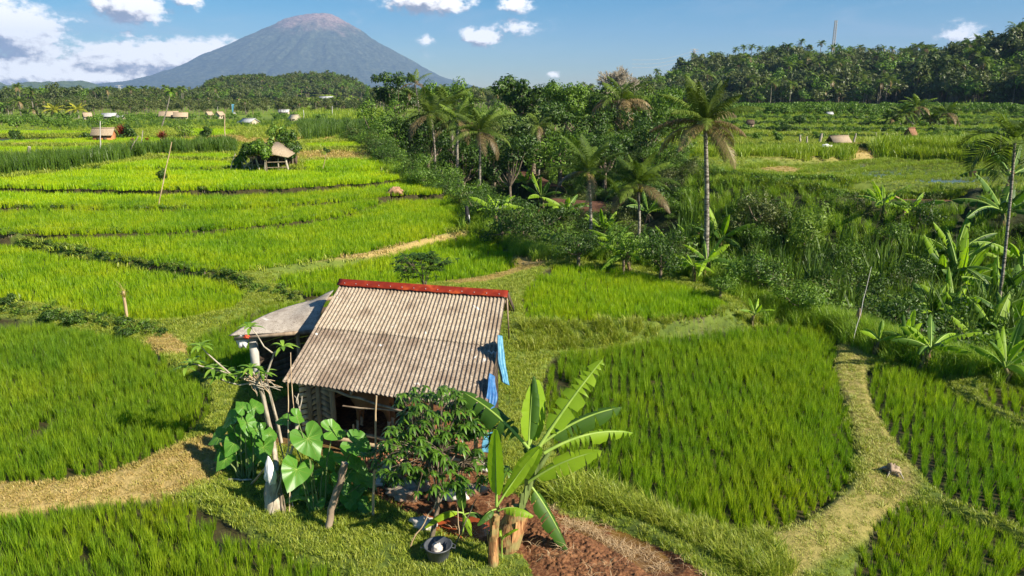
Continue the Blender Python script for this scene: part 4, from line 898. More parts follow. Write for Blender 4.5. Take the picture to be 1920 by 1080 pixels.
# ================================================================== things
# ------------------------------------------------------------------ cattle shed
E1, E2 = at(528, 716, 2.0), at(914, 769, 2.0); R1, R2 = at(640, 531, 3.4), at(949, 553, 3.4)
def rq(u, v, dz=0.0):
    u = np.asarray(u, float); v = np.asarray(v, float)
    P = ((1 - u) * (1 - v))[..., None] * E1 + (u * (1 - v))[..., None] * E2 + (u * v)[..., None] * R2 + ((1 - u) * v)[..., None] * R1
    P[..., 2] += dz; return P
Nr = nrm(np.cross(E2 - E1, R1 - E1)); Bk = nrm((R1 + R2) / 2 - (E1 + E2) / 2); Eu = nrm(E2 - E1)
def wp(u, v, z): p = rq(u, v); p[2] = z; return p
def corr(v0, v1, lift, nco=46, amp=.020, fr=rq, seed=0):
    us = np.linspace(0, 1, nco * 8 + 1); r = np.random.default_rng(seed); vs = np.linspace(v0, v1, 10)
    U_, V_ = np.meshgrid(us, vs); edge = .006 * vnoise(us * 9 + seed, us * 0) if True else 0
    V_ = V_ + (edge + .004 * (np.floor(us * nco / 6.0) % 2))[None] * np.linspace(1, 0, 10)[:, None]
    P = fr(U_, V_) + Nr * (amp * np.sin(2 * pi * nco * U_) + lift - .012 * np.sin(pi * (V_ - v0) / (v1 - v0)) + .010 * (vnoise(U_ * 9, V_ * 5, seed) - .5))[..., None]
    ny, nx = U_.shape; I = np.arange(ny * nx).reshape(ny, nx); mb = MB(); V = P.reshape(-1, 3)
    mb.add(V, np.stack([I[:-1, :-1], I[:-1, 1:], I[1:, 1:], I[1:, :-1]], -1).reshape(-1, 4))
    mb.add(V - Nr * .008, np.stack([I[:-1, :-1], I[1:, :-1], I[1:, 1:], I[:-1, 1:]], -1).reshape(-1, 4))
    for row in (0, ny - 1):
        a = V[I[row]]; b = a - Nr * .008; k = len(a); mb.add(np.vstack([a, b]), [(i, i + 1, k + i + 1, k + i) for i in range(k - 1)])
    for cI in (0, nx - 1):
        a = V[I[:, cI]]; b = a - Nr * .008; k = len(a); mb.add(np.vstack([a, b]), [(i, i + 1, k + i + 1, k + i) for i in range(k - 1)])
    return mb
c0 = (E1 + E2) / 2; shed = thing('cattle_shed', (c0[0], c0[1] + 1.5, 0), 'open cattle shed with a corrugated grey brown roof and red ridge', 'shed')
part(shed, 'roof_sheet', corr(0, .515, .0, seed=1), M_roof_low, True, 'dark speckled lower roof sheets')
part(shed, 'roof_sheet', corr(.49, .985, .022, seed=2), M_roof_up, True, 'paler upper roof sheets')
mb = MB(); Bd = nrm(A3(Bk[0], Bk[1], 0)); prof = [(-.26, -.045), (-.235, -.02), (0, .095), (.26, -.02)]
us = np.linspace(-.012, 1.012, 30); V = []
for u in us:
    c = R1 * (1 - u) + R2 * u
    for a, b in prof: V.append(c + Bd * a + UP * (b + .012 * sin(u * 60) * (a < -.2) + .05))
k = len(prof); mb.add(V, [(i * k + j, (i + 1) * k + j, (i + 1) * k + j + 1, i * k + j + 1) for i in range(len(us) - 1) for j in range(k - 1)])
cap = part(shed, 'ridge_cap', mb, M_red_paint, False, 'red painted ridge flashing'); md = cap.modifiers.new('s', 'SOLIDIFY'); md.thickness = .006
for i in range(14):
    u = (i + .5) / 14; c = R1 * (1 - u) + R2 * u - Bd * .20 + UP * .06; part(cap, 'roof_nail', tube([c, c + UP * .02], .012, 6), M_metal, up=shed)
RB = lambda u, v, dz=0: (1 - np.asarray(u))[..., None] * (R1 - UP * .02) + np.asarray(u)[..., None] * (R2 - UP * .02) + np.asarray(v)[..., None] * (Bd * 1.9 - UP * 1.0)
part(shed, 'rear_roof_sheet', corr(0.02, 1, -.03, fr=RB, seed=3), M_roof_low, True)
# timbers
for i, (u, v) in enumerate([(.075, .17), (.125, .17), (.2, .17), (.72, .12), (.93, .12), (.05, .9), (.35, .9), (.65, .9), (.95, .9), (.95, .5)]):
    b = wp(u, v, -.05); h = float(rq(u, v)[2]) - .06; t_ = b.copy(); t_[2] = h
    part(shed, 'post', beam(b, t_, .12 if i < 3 else .10, .12 if i < 3 else .10, tint=U(.4, .9)), M_wood)
for a, b in [((.0, .05), (1, .05)), ((.0, .5), (1, .5)), ((.0, .95), (1, .95))]:
    part(shed, 'purlin', beam(rq(*a) - UP * .07, rq(*b) - UP * .07, .06, .09), M_wood)
for u in (.02, .35, .68, .985):
    part(shed, 'rafter', beam(rq(u, .02) - UP * .15, rq(u, .97) - UP * .15, .05, .10), M_wood)
part(shed, 'gable_board', beam(R2 + Eu * .05 + Bd * .1 - UP * .02, R2 + Eu * .05 + Bd * 1.9 - UP * 1.0, .03, .16), M_wood_dk)
part(shed, 'gable_board', beam(R2 + Eu * .03 - UP * .12, R2 + Eu * .03 + Bd * .5 - UP * 1.5, .04, .09), M_wood)
def slats(u0, u1, v, z0, z1, n, slope):
    mb = MB()
    for i in range(n):
        z = z0 + (z1 - z0) * (i + .5) / n; a = wp(u0, v, z - slope / 2); b = wp(u1, v, z + slope / 2); d = nrm(b - a); Y = nrm(np.cross(UP, d))
        Zt = nrm(np.cross(d, Y) + Y * .5); box((a + b) / 2, np.linalg.norm(b - a), .02, .125, (d, nrm(np.cross(Zt, d)), Zt), mb, tint=U(.3, 1))
    return mb
part(shed, 'slat_panel', slats(.02, .07, .17, .3, 1.75, 9, .10), M_bamboo); part(shed, 'slat_panel', slats(.08, .12, .17, .3, 1.75, 9, .12), M_wood); part(shed, 'slat_panel', slats(.13, .195, .17, .3, 1.75, 9, -.14), M_wood)
for (a, b, z0, z1) in [((.03, .18), (.03, .9), 0, 2.0), ((.04, .92), (.96, .92), 0, 2.6), ((.96, .62), (.96, .9), 0, 2.3)]:
    mb = MB(); n = 12
    for i in range(n):
        z = z0 + (z1 - z0) * (i + .5) / n; beam(wp(*a, z), wp(*b, z), .02, (z1 - z0) / n * .93, mb=mb, tint=U(.2, .8))
    part(shed, 'wall_boards', mb, M_wood_dk)  # dark boards added at side and rear so the inside stays dark
mb = MB(); fl = [wp(.05, .13, .3), wp(.95, .13, .3), wp(.95, .9, .3), wp(.05, .9, .3)]
mb.add(fl + [p - UP * .45 for p in fl], [(0, 1, 2, 3), (0, 4, 5, 1), (1, 5, 6, 2), (2, 6, 7, 3), (3, 7, 4, 0)]); part(shed, 'floor', mb, M_manure)
for a, b, r, m in [((.2, .06, .50), (.97, .06, .44), .055, M_bamboo), ((.2, .11, .62), (.95, .1, .52), .05, M_wood), ((.19, .06, 1.86), (.68, .02, 1.55), .035, M_wood), ((.3, .03, 1.5), (.95, .05, 1.66), .02, M_wood)]:
    P = [wp(a[0] + (b[0] - a[0]) * k, a[1] + (b[1] - a[1]) * k, a[2] + (b[2] - a[2]) * k) + rng.normal(0, .015, 3) for k in np.linspace(0, 1, 8)]
    part(shed, 'rail', tube(P, [r * q for q in (1.1, 1.05, 1, 1, .95, .9, .85, .8)], 8, bump=.05), m)
for u, h in ((.33, .55), (.52, .4), (.62, .3)):
    p = wp(u, .09, .35); part(shed, 'peg', tube([p, p + UP * h], [.035, .025], 6), M_bamboo)

# cow inside
def skin_body(name, joints, edges, root, mat, sub=2):
    me = bpy.data.meshes.new(name); me.from_pydata([tuple(j[0]) for j in joints], edges, []); me.materials.append(mat)
    o = bpy.data.objects.new(name, me); col.objects.link(o); o.parent = root
    m = o.modifiers.new('skin', 'SKIN'); m.use_smooth_shade = True
    sv = me.skin_vertices[0].data
    for i, j in enumerate(joints):
        r = j[1]; sv[i].radius = (r, r) if np.ndim(r) == 0 else r
    sv[0].use_root = True
    s = o.modifiers.new('sub', 'SUBSURF'); s.levels = s.render_levels = sub
    return o
cb = at(734, 800, .31); cow = thing('cow', (cb[0] - .10, cb[1] - .25, .31), 'brown cow with pale lower legs standing in the shade of the shed', 'cow')
cow.rotation_euler = (0, 0, radians(-12))
J = [((.0, 0, .93), (.24, .27)), ((-.35, 0, .90), (.25, .28)), ((-.68, 0, .92), (.22, .27)), ((-.88, 0, 1.0), (.12, .17)), ((-1.05, 0, 1.08), (.09, .12)), ((-1.18, 0, 1.06), (.085, .10)), ((-1.36, 0, .90), .05), ((-1.42, 0, .84), .045),
     ((.14, 0, .95), (.15, .18)), ((.20, 0, .85), .035), ((.25, 0, .55), .018), ((.25, 0, .38), .03)]
Ed = [(0, 1), (1, 2), (2, 3), (3, 4), (4, 5), (5, 6), (6, 7), (0, 8), (8, 9), (9, 10), (10, 11)]
for sgn in (-1, 1):
    k = len(J); J += [((.08, .13 * sgn, .68), (.10, .13)), ((.15, .14 * sgn, .42), .055), ((.17, .14 * sgn, .22), .038), ((.13, .14 * sgn, .03), .042)]; Ed += [(0, k), (k, k + 1), (k + 1, k + 2), (k + 2, k + 3)]
    k = len(J); J += [((-.70, .13 * sgn, .62), (.075, .09)), ((-.72, .13 * sgn, .36), .05), ((-.73, .13 * sgn, .18), .034), ((-.75, .13 * sgn, .03), .042)]; Ed += [(2, k), (k, k + 1), (k + 1, k + 2), (k + 2, k + 3)]
    k = len(J); J += [((-1.14, .15 * sgn, 1.12), .03)]; Ed += [(5, k)]
skin_body('body', J, Ed, cow, M_hide)
for sgn in (-1, 1):
    for x0, z0 in ((.16, .36), (-.735, .30)):
        part(cow, 'lower_leg', tube([(x0 - .005, .14 * sgn if x0 > 0 else .13 * sgn, z0), (x0 - .01, .14 * sgn if x0 > 0 else .13 * sgn, z0 * .5), (x0 - .03, .14 * sgn if x0 > 0 else .13 * sgn, .03)], [.053, .043, .047], 10), M_hide_pale, True, world=False)
        part(cow, 'hoof', tube([(x0 - .035, .14 * sgn if x0 > 0 else .13 * sgn, .05), (x0 - .045, .14 * sgn if x0 > 0 else .13 * sgn, -.01)], [.050, .058], 10), M_hoof, world=False)
    part(cow, 'ear', leaves(A3(-1.14, .12 * sgn, 1.14)[None], A3(-1, 0, .4)[None], A3(-.1, sgn, .1)[None], .17, .09, .5), M_hide, world=False)
    part(cow, 'horn', tube([(-1.16, .06 * sgn, 1.18), (-1.17, .12 * sgn, 1.24), (-1.16, .13 * sgn, 1.31)], [.022, .016, .006], 6), M_hoof, world=False)

# ------------------------------------------------------------------ lean-to
LA, LB, LC, LD = at(429, 629, 2.0), at(592, 615, 2.2), at(626, 552, 2.55), at(548, 572, 2.42)
lean = thing('lean_to_shed', ((LA + LB) / 2 * A3(1, 1, 0)), 'small lean-to with a worn felt roof beside the cattle shed', 'lean-to')
uu, vv = np.meshgrid(np.linspace(0, 1, 26), np.linspace(0, 1, 16))
P = ((1 - uu) * (1 - vv))[..., None] * LA + (uu * (1 - vv))[..., None] * LB + (uu * vv)[..., None] * LC + ((1 - uu) * vv)[..., None] * LD
P[..., 2] += .10 * np.sin(vv * pi) + .16 * sstep(.45, 1, uu) * np.sin(np.minimum(vv * 1.6, 1) * pi / 2) - .10 * sstep(.3, 0, vv) * sstep(.2, 1, uu) + .02 * (fbm(uu * 5, vv * 4, 3, 1) - .5)
I = np.arange(uu.size).reshape(uu.shape); mb = MB().add(P.reshape(-1, 3), np.stack([I[:-1, :-1], I[:-1, 1:], I[1:, 1:], I[1:, :-1]], -1).reshape(-1, 4))
o = part(lean, 'roof', mb, M_annex, True); md = o.modifiers.new('s', 'SOLIDIFY'); md.thickness = .03; md.offset = -1
for k, (p, w) in enumerate(((.82 * LA + .18 * LB, .22), (.3 * LA + .7 * LB, .1), (.8 * LD + .2 * LC, .12), (.1 * LD + .9 * LC, .1))):
    b = p * A3(1, 1, 0); b[2] = -.1; b[1] += .35; b[0] += .12; t_ = b.copy(); t_[2] = p[2] - .03; part(lean, 'post', beam(b, t_, w, w * .8), M_concrete if k == 0 else M_wood, label='pale concrete post' if k == 0 else None)
part(lean, 'beam', beam(LA + UP * -.08 + Eu * .2, LB - UP * .10, .07, .10), M_wood); part(lean, 'beam', beam(LD - UP * .1, LC - UP * .1, .07, .10), M_wood)
for a, b, z1 in ((LD, LC, 2.2), (LD * .35 + LA * .65, LD, 1.9)):
    mb = MB()
    for i in range(10):
        z = z1 * (i + .5) / 10; beam(a * A3(1, 1, 0) + UP * z + Eu * .15, b * A3(1, 1, 0) + UP * z + Eu * .1, .02, z1 / 10 * .94, mb=mb, tint=U(.2, .8))
    part(lean, 'wall_boards', mb, M_wood_dk)
def crumple(c, sx, sy, sz, seed, n=18, rough=.35, flat=False):
    """lumpy closed blob"""
    th, ph = np.meshgrid(np.linspace(0, 2 * pi, n * 2 + 1)[:-1], np.linspace(.02, pi - .02, n)); d = np.stack([np.cos(th) * np.sin(ph), np.sin(th) * np.sin(ph), np.cos(ph)], -1)
    r = 1 + rough * (fbm(d[..., 0] * 2.2 + 5 + seed, d[..., 1] * 2.2 + d[..., 2] * 2.7 + 3, 4, seed) - .5) * 2
    P = d * r[..., None] * A3(sx, sy, sz) + np.asarray(c); ny, nx = th.shape; I = np.arange(ny * nx).reshape(ny, nx); J = np.roll(I, -1, 1)
    F = np.stack([I[:-1], I[1:], J[1:], J[:-1]], -1).reshape(-1, 4); mb = MB().add(P.reshape(-1, 3), F)
    mb.add(np.vstack([P[0], P[0].mean(0)]), [(i, (i + 1) % nx, nx) for i in range(nx)]); mb.add(np.vstack([P[-1], P[-1].mean(0)]), [((i + 1) % nx, i, nx) for i in range(nx)]); return mb
p = atd(455, 640, LA[1] + .1); solo('plastic_bag', crumple(p - p, .17, .12, .20, 3, rough=.6), M_cloth, 'crumpled white plastic bag hanging under the lean-to corner', 'bag', loc=p, smooth=True)
p = atd(463, 632, LA[1] - .05); solo('rag', crumple(p - p, .09, .06, .06, 5, rough=.7), M_redcloth, 'orange red rag on top of the hanging white bag', 'rag', loc=p, smooth=True)
# tarpaulins on the shed's open side
def hanging(pts_a, pts_b, amp, folds, seed, nu=26, nv=26):
    pa, pb = np.array(pts_a), np.array(pts_b); tv = np.linspace(0, 1, nv); tk = np.linspace(0, 1, len(pa))
    a = np.stack([np.interp(tv, tk, pa[:, i]) for i in range(3)], 1); b = np.stack([np.interp(tv, tk, pb[:, i]) for i in range(3)], 1)
    tu = np.linspace(0, 1, nu); P = a[:, None] * (1 - tu[None, :, None]) + b[:, None] * tu[None, :, None]
    w = amp * np.sin(folds * 2 * pi * tu + seed)[None] * (.3 + .7 * tv[:, None]) + amp * .9 * (fbm(tu[None] * 6 + seed, tv[:, None] * 5, 3, seed) - .5)
    P = P + w[..., None] * A3(.5, -.8, .1); I = np.arange(nu * nv).reshape(nv, nu)
    return MB().add(P.reshape(-1, 3), np.stack([I[:-1, :-1], I[:-1, 1:], I[1:, 1:], I[1:, :-1]], -1).reshape(-1, 4))
YR = lambda px, py, D: atd(px, py, D)
o = solo('tarpaulin', hanging([YR(932, 628, 17.7), YR(932, 680, 17.3), YR(940, 716, 17.0)], [YR(941, 630, 18.1), YR(946, 680, 17.8), YR(952, 722, 17.5)], .10, 2.5, 1), M_tarp, 'light blue tarpaulin roll hanging beside the roof edge', 'tarpaulin', smooth=True); md = o.modifiers.new('s', 'SOLIDIFY'); md.thickness = .02
o = solo('tarpaulin', hanging([YR(918, 700, 16.5), YR(915, 740, 16.0), YR(909, 790, 15.6)], [YR(926, 706, 16.9), YR(931, 745, 16.6), YR(921, 775, 16.4)], .11, 3, 4), M_tarp2, 'deep blue shredded tarpaulin under the low roof corner', 'tarpaulin', smooth=True); md = o.modifiers.new('s', 'SOLIDIFY'); md.thickness = .015
o = solo('sack', hanging([YR(905, 812, 15.7), YR(900, 850, 15.6)], [YR(930, 808, 16.1), YR(938, 845, 16.1)], .05, 2, 2), M_tarp, 'pale blue sack sheet behind the green fruit tree', 'sack', smooth=True); md = o.modifiers.new('s', 'SOLIDIFY'); md.thickness = .02

# ------------------------------------------------------------------ bananas
def banana_leaf(p0, p1, arch, W, droop=.35, tear=.3, seg=18, petiole=.14, roll=0.0, tint=.5, dry_tip=0, seed=None, face=0.0):
    """blade in index 0, midrib in index 1, dry patches in index 2"""
    p0, p1 = np.asarray(p0, float), np.asarray(p1, float); mb = MB(); L = np.linalg.norm(p1 - p0)
    cpt = (p0 + p1) / 2 + UP * arch * L
    t = np.linspace(0, 1, seg + 1); C = ((1 - t) ** 2)[:, None] * p0 + (2 * t * (1 - t))[:, None] * cpt + (t ** 2)[:, None] * p1
    T = np.gradient(C, axis=0); T /= np.linalg.norm(T, axis=1, keepdims=True)
    S = np.cross(T, UP); S /= (np.linalg.norm(S, axis=1, keepdims=True) + 1e-6); N = np.cross(S, T)
    if face: k_ = seg // 2; dv = A3(.25, -.62, .74); roll = roll + face * atan2(-S[k_] @ dv, N[k_] @ dv)
    c_, s_ = cos(roll), sin(roll); S, N = S * c_ + N * s_, N * c_ - S * s_
    tt = np.clip((t - petiole) / (1 - petiole), 0, 1); wd = W * .5 * np.clip(np.sin(pi * np.clip(tt, 0, 1) ** .8 * .97 + .04), 0, 1) ** .55 * (tt > 0)
    tube(C, np.linspace(.032, .008, seg + 1) * max(L / 1.6, .6), 6, mb=mb, mi=1, tint=.5)
    i0 = int(np.searchsorted(t, petiole))
    for sg in (-1, 1):
        i = i0
        while i < seg:
            k = min(seg - i, 1 + int(rng.random() > tear) * int(rng.integers(1, 4))); a0 = droop * U(.7, 1.15) + (U(0, .25) if tear > .25 else 0)
            rows = []
            for j in range(i, i + k + 1):
                f = (j - i) / k; g_ = 1 - (.10 * (rng.random() < tear)) ; w = wd[j] * g_
                cj = C[j]; Tt = T[j] * ((.5 - f) * (.022 if tear < .35 else .05) * L * (tear > .1))
                r = [cj + N[j] * .012]
                for q in (.35, .7, 1.0):
                    an = a0 * q * 1.2 + (.04 * sin(j * 2.7) * (q > .5))
                    r.append(cj + S[j] * sg * w * q * cos(an * .8) + N[j] * (w * q * (.16 - sin(an) * .8)) - UP * w * q * an * .35 + Tt * q)
                rows.append(r)
            V = np.array(rows).reshape(-1, 3); F = [(a * 4 + b, a * 4 + b + 1, (a + 1) * 4 + b + 1, (a + 1) * 4 + b) for a in range(k) for b in range(3)]
            mb.add(V, F, 2 if (dry_tip and t[i] > 1 - dry_tip) or (tear > .62 and rng.random() < .12) else 0, np.clip(tint + rng.normal(0, .15), 0, 1)); i += k
    return mb
BM = [M_banana, M_rib, M_banana_dry]; BMD = [M_banana_dk, M_rib, M_banana_dry]
def stem_mb(P, R, n=12):
    mb = MB(); tube(P, R, n, mb=mb, bump=.04); P = np.asarray(P); 
    for i in range(16):   # loose sheaths
        k = U(0, .8); a = U(0, 2 * pi); j = k * (len(P) - 1); c = P[int(j)] * (1 - j % 1) + P[int(j) + 1] * (j % 1); r = np.interp(j, range(len(R)), R)
        d = A3(cos(a), sin(a), 0); s = A3(-sin(a), cos(a), 0); h = U(.2, .5) * (P[-1][2] - P[0][2]) * .8
        V = [c + d * r * 1.02 - s * .05, c + d * r * 1.02 + s * .05, c + d * (r * .95 + .03) + s * .035 + UP * h, c + d * (r * .95 + .03) - s * .03 + UP * h]
        mb.add(V, [(0, 1, 2, 3)], 0, U(0, 1))
    return mb
# large banana by the manure heap
b = ground_at(948, 1022); ban = thing('banana_plant', b, 'tall banana plant with long torn leaves and a thick peeling stem', 'banana plant')
D0 = b[1]; top = atd(1028, 850, D0 + .25)
part(ban, 'stem', stem_mb([b - UP * .1, atd(960, 985, D0), atd(976, 955, D0 + .02)], [.30, .25, .20], 14), M_stem, True)
part(ban, 'inner_stem', stem_mb([atd(972, 965, D0 + .05), atd(990, 915, D0 + .1), atd(1008, 880, D0 + .2), top], [.085, .07, .06, .05], 10), M_frond_stem, True)
HERO = [((1008, 842), (1130, 674), -.3, .5, .06, .54, .2, .6, .9, 0, 0), ((1008, 838), (1166, 764), .3, .4, .16, .50, .6, .4, .15, 0, 1), ((1020, 850), (1186, 812), -.1, .5, .20, .42, .7, .6, .6, 0, 0),
        ((985, 908), (1128, 846), -.6, -.3, .14, .46, .4, .3, .85, 0, 0), ((993, 850), (1006, 712), .4, .6, .03, .66, .15, .05, .7, -.5, 0), ((990, 845), (1000, 705), .4, .5, .03, .40, .9, .05, .2, .9, 1),
        ((955, 922), (1014, 838), .1, -.2, .05, .40, .1, .1, .8, -.3, 0), ((992, 842), (862, 733), .3, 1.1, .14, .60, .45, .4, .35, .2, 1), ((990, 905), (1064, 1030), -.2, -.5, .14, .52, .6, .3, .3, .3, 1), ((1015, 855), (985, 830), .2, .7, .1, .4, .5, .1, .3, 0, 1)]
for (a, e, da, de, ar, W, dr, te, ti, ro, dk) in HERO:
    part(ban, 'leaf', banana_leaf(atd(*a, D0 + .2 + da * .2), atd(*e, D0 + .2 + de), ar, W, dr, te, tint=ti, roll=ro, dry_tip=.0, face=.85), BMD if dk else BM)
# smaller banana
b = ground_at(925, 1058); ban2 = thing('banana_plant', b, 'smaller banana plant with a slim reddish stem and one upright yellow green leaf', 'banana plant')
D1 = b[1]; part(ban2, 'stem', stem_mb([b - UP * .1, atd(924, 1010, D1), atd(931, 965, D1)], [.115, .10, .075], 10), M_stem, True)
for (a, e, de, ar, W, dr, te, ti, ro, dk) in [((931, 950), (930, 805), .2, .02, .50, .1, .0, 1, .9, 0), ((934, 958), (1000, 968), -.1, .35, .3, .8, .2, .6, 0, 0), ((932, 948), (1010, 842), .35, .06, .3, .2, .1, .8, -.4, 0), ((930, 955), (895, 985), -.3, .3, .22, .6, .1, .2, 0, 1)]:
    part(ban2, 'leaf', banana_leaf(atd(*a, D1), atd(*e, D1 + de), ar, W, dr, te, tint=ti, roll=ro), BMD if dk else BM)
b = ground_at(868, 1005); sd_ = thing('banana_seedling', b, 'young banana seedling with a broad low leaf beside the grey bucket', 'banana plant')
D2 = b[1]; part(sd_, 'stem', tube([b, atd(869, 965, D2)], [.03, .02], 8), M_rib, True)
for (a, e, de, ar, W, dr, ti, ro, dk) in [((868, 962), (797, 990), -.35, .35, .26, .35, .8, 0, 0), ((869, 965), (860, 898), .15, .02, .22, .1, .1, .7, 1), ((870, 965), (884, 1005), -.3, .3, .16, .5, .6, 0, 0), ((870, 965), (915, 975), .1, .35, .2, .5, .1, 0, 1)]:
    part(sd_, 'leaf', banana_leaf(atd(*a, D2), atd(*e, D2 + de), ar, W, dr, .05, tint=ti, roll=ro), BMD if dk else BM)
b = ground_at(941, 1040); sk = thing('banana_sucker', b, 'tiny banana sucker between the two banana stems', 'banana plant'); D3 = b[1] - .15
part(sk, 'stem', tube([b - A3(0, .15, 0), atd(941, 1010, D3)], [.02, .012], 6), M_rib)
for (e, de, ti) in [((972, 992), 0, .6), ((932, 988), .1, .5), ((955, 1000), -.2, .4)]: part(sk, 'leaf', banana_leaf(atd(941, 1012, D3), atd(*e, D3 + de), .25, .13, .3, 0, tint=ti), BM)

def banana(cpx, cpy, D, L, label, n=8, tear=.3, dark=.4, upr=.8, dead=1, seed=0, group=None, W=None, lean=.0):
    c = atd(cpx, cpy, D); g_ = gz(c[0], D); c[2] = max(c[2], g_ + .25); b = A3(c[0] + rng.normal(0, .15) * L, D, g_)
    t_ = thing('banana_plant', b, label, 'banana plant', group); W = W or L * .235; n = n + 2
    part(t_, 'stem', stem_mb([b - UP * .1, (b + c) / 2 + A3(U(-.1, .1), 0, 0), c], [.12 * L / 2, .10 * L / 2, .06 * L / 2], 8), M_stem2, True)
    a0 = U(0, 6)
    for i in range(n):
        a = a0 + i * 2.4; e = upr * (1.25 - 1.1 * i / n) + rng.normal(0, .1); l = L * U(.75, 1.1); d = A3(cos(a) * cos(e), sin(a) * cos(e), sin(e))
        part(t_, 'leaf', banana_leaf(c, c + d * l - UP * l * .28 * (i / n), .14 + .2 * (i / n), W * U(.8, 1.1), U(.3, .9), min(tear + .15, .8), 12, tint=U(.2, 1), roll=rng.normal(0, .4), face=U(.2, .8)), BMD if rng.random() < dark else BM)
    for i in range(dead):
        a = U(0, 6); l = L * .6; part(t_, 'dead_leaf', banana_leaf(c, c + A3(cos(a) * .25 * l, sin(a) * .25 * l, -l), .25, W * .5, 1.2, .6, 10, tint=U(0, 1)), [M_banana_dry, M_bark, M_banana_dry])
    return t_
for a, D_ in zip(BANS, BAN_D):
    if a[2] is None: continue
    banana(a[0], a[1], D_, a[3], a[4], n=a[5], tear=a[6], dark=a[7], upr=a[8], dead=a[9])

# ------------------------------------------------------------------ giant taro
def taro_leaf(c, tipdir, nv, S, tint, seed):
    r_ = np.random.default_rng(seed); nv = nrm(nv); X = nrm(tipdir - nv * np.dot(tipdir, nv)); Y = np.cross(nv, X)
    th = np.linspace(-pi, pi, 37)[:-1]; a = np.abs(th) / pi
    R = np.interp(a, [0, .04, .12, .28, .45, .62, .78, .88, .94, 1.0], [.66, .58, .46, .40, .40, .44, .50, .44, .26, .06])
    rings = [0, .35, .7, 1.0]; V = [c]; 
    for q in rings[1:]:
        for k, t_ in enumerate(th):
            r = R[k] * q * S; x, y = r * cos(t_), r * sin(t_); z = .10 * S * q * q * (abs(sin(t_)) ** .8) - .16 * S * q * q * max(cos(t_), 0) + .018 * S * sin(t_ * 9 + seed) * q - .05 * S * q * (cos(t_) < -.3)
            V.append(np.asarray(c) + X * x + Y * y + nv * z)
    n = len(th); F4 = [(1 + k + n * j, 1 + (k + 1) % n + n * j, 1 + (k + 1) % n + n * (j + 1), 1 + k + n * (j + 1)) for j in range(2) for k in range(n)]; F3 = [(0, 1 + k, 1 + (k + 1) % n) for k in range(n)]
    V = np.array(V); mb = MB().add(V, F4, 0, tint); mb.add(V, F3, 0, tint)
    for ang in (0, .45, -.45, .9, -.9, 1.5, -1.5, 2.4, -2.4):
        k = int((ang + pi) / (2 * pi) * n) % n; P = [V[0] + nv * .004, V[1 + k] + nv * .004, V[1 + k + n] + nv * .004, V[1 + k + 2 * n] * .97 + V[0] * .03 + nv * .004]; tube(P, [.006 * S, .005 * S, .003 * S, .0015 * S], 4, mb=mb, mi=1, cap=False)
    return mb
def taro(bpx, bpy_, label, lv, D):
    b = ground_at(bpx, bpy_); t_ = thing('taro_plant', b, label, 'taro plant')
    for i, (px, py, ang, sz, dk) in enumerate(lv):
        Dl = D + U(-.35, .35) + (850 - py) * .002; c = atd(px, py, Dl); c[2] = max(c[2], b[2] + .15); S = sz * mpp(c) * .84
        a = radians(ang); tipd = A3(cos(a), -sin(a) * -.25, sin(a) * .9 - .25); nv = A3(.3 + .4 * cos(a) + rng.normal(0, .22), -.5 + rng.normal(0, .22), .75)
        lf = part(t_, 'leaf', taro_leaf(c, tipd, nv, S, .15 + .2 * (1 - dk) + U(0, .5), i), [M_taro if dk < 2 else M_leaf_dark, M_rib], True)
        g_ = A3(b[0] + (c[0] - b[0]) * .3 + rng.normal(0, .06), b[1] + (c[1] - b[1]) * .3, b[2] - .02); part(lf, 'stalk', tube([g_, (g_ + c) / 2 + UP * .12 * (c[2] - g_[2]) + (g_ - c) * A3(.12, .12, 0), c], [.022, .017, .010], 6), M_frond_stem, True, up=t_)
    return t_
taro(462, 905, 'giant taro clump with shiny leaves under the frangipani', [(434, 785, 200, 52, 0), (462, 792, 265, 50, 0), (414, 817, 205, 54, 0), (440, 830, 250, 56, 0), (457, 818, 290, 44, 1), (494, 838, 280, 58, 0), (505, 816, 80, 40, 0), (438, 866, 185, 50, 0), (473, 838, 300, 44, 1), (490, 858, 320, 46, 1), (433, 900, 265, 26, 0), (452, 895, 275, 26, 0), (478, 765, 100, 44, 1), (455, 765, 120, 38, 1), (420, 850, 220, 40, 1), (470, 880, 300, 40, 1), (450, 845, 240, 46, 1), (480, 805, 330, 42, 0), (478, 854, 240, 50, 1), (457, 859, 330, 42, 1), (433, 843, 270, 37, 1), (459, 811, 270, 43, 1), (419, 839, 300, 44, 1), (485, 823, 270, 36, 1), (424, 860, 240, 50, 1), (441, 810, 270, 44, 1), (486, 811, 200, 51, 1)], 16.4)
taro(600, 965, 'giant taro clump with the largest heart shaped leaves, before the slatted wall', [(577, 822, 300, 84, 0), (624, 808, 35, 66, 0), (668, 832, 345, 74, 0), (556, 880, 245, 84, 0), (560, 930, 205, 60, 0), (648, 856, 330, 62, 0), (668, 885, 330, 66, 1), (667, 918, 300, 76, 1), (600, 896, 280, 52, 0), (614, 930, 300, 52, 1), (592, 952, 250, 48, 1), (634, 962, 280, 40, 1), (534, 788, 170, 38, 0), (556, 781, 15, 42, 0), (640, 900, 280, 55, 1), (580, 905, 240, 50, 1), (610, 860, 300, 55, 1), (655, 945, 300, 44, 1), (690, 900, 320, 44, 1), (676, 879, 330, 38, 1), (653, 887, 270, 41, 1), (657, 937, 300, 54, 1), (583, 887, 240, 48, 1), (670, 924, 270, 41, 1), (660, 963, 200, 37, 1), (667, 870, 330, 45, 1), (636, 963, 200, 41, 1), (688, 963, 240, 46, 1), (656, 938, 330, 48, 1)], 15.0)

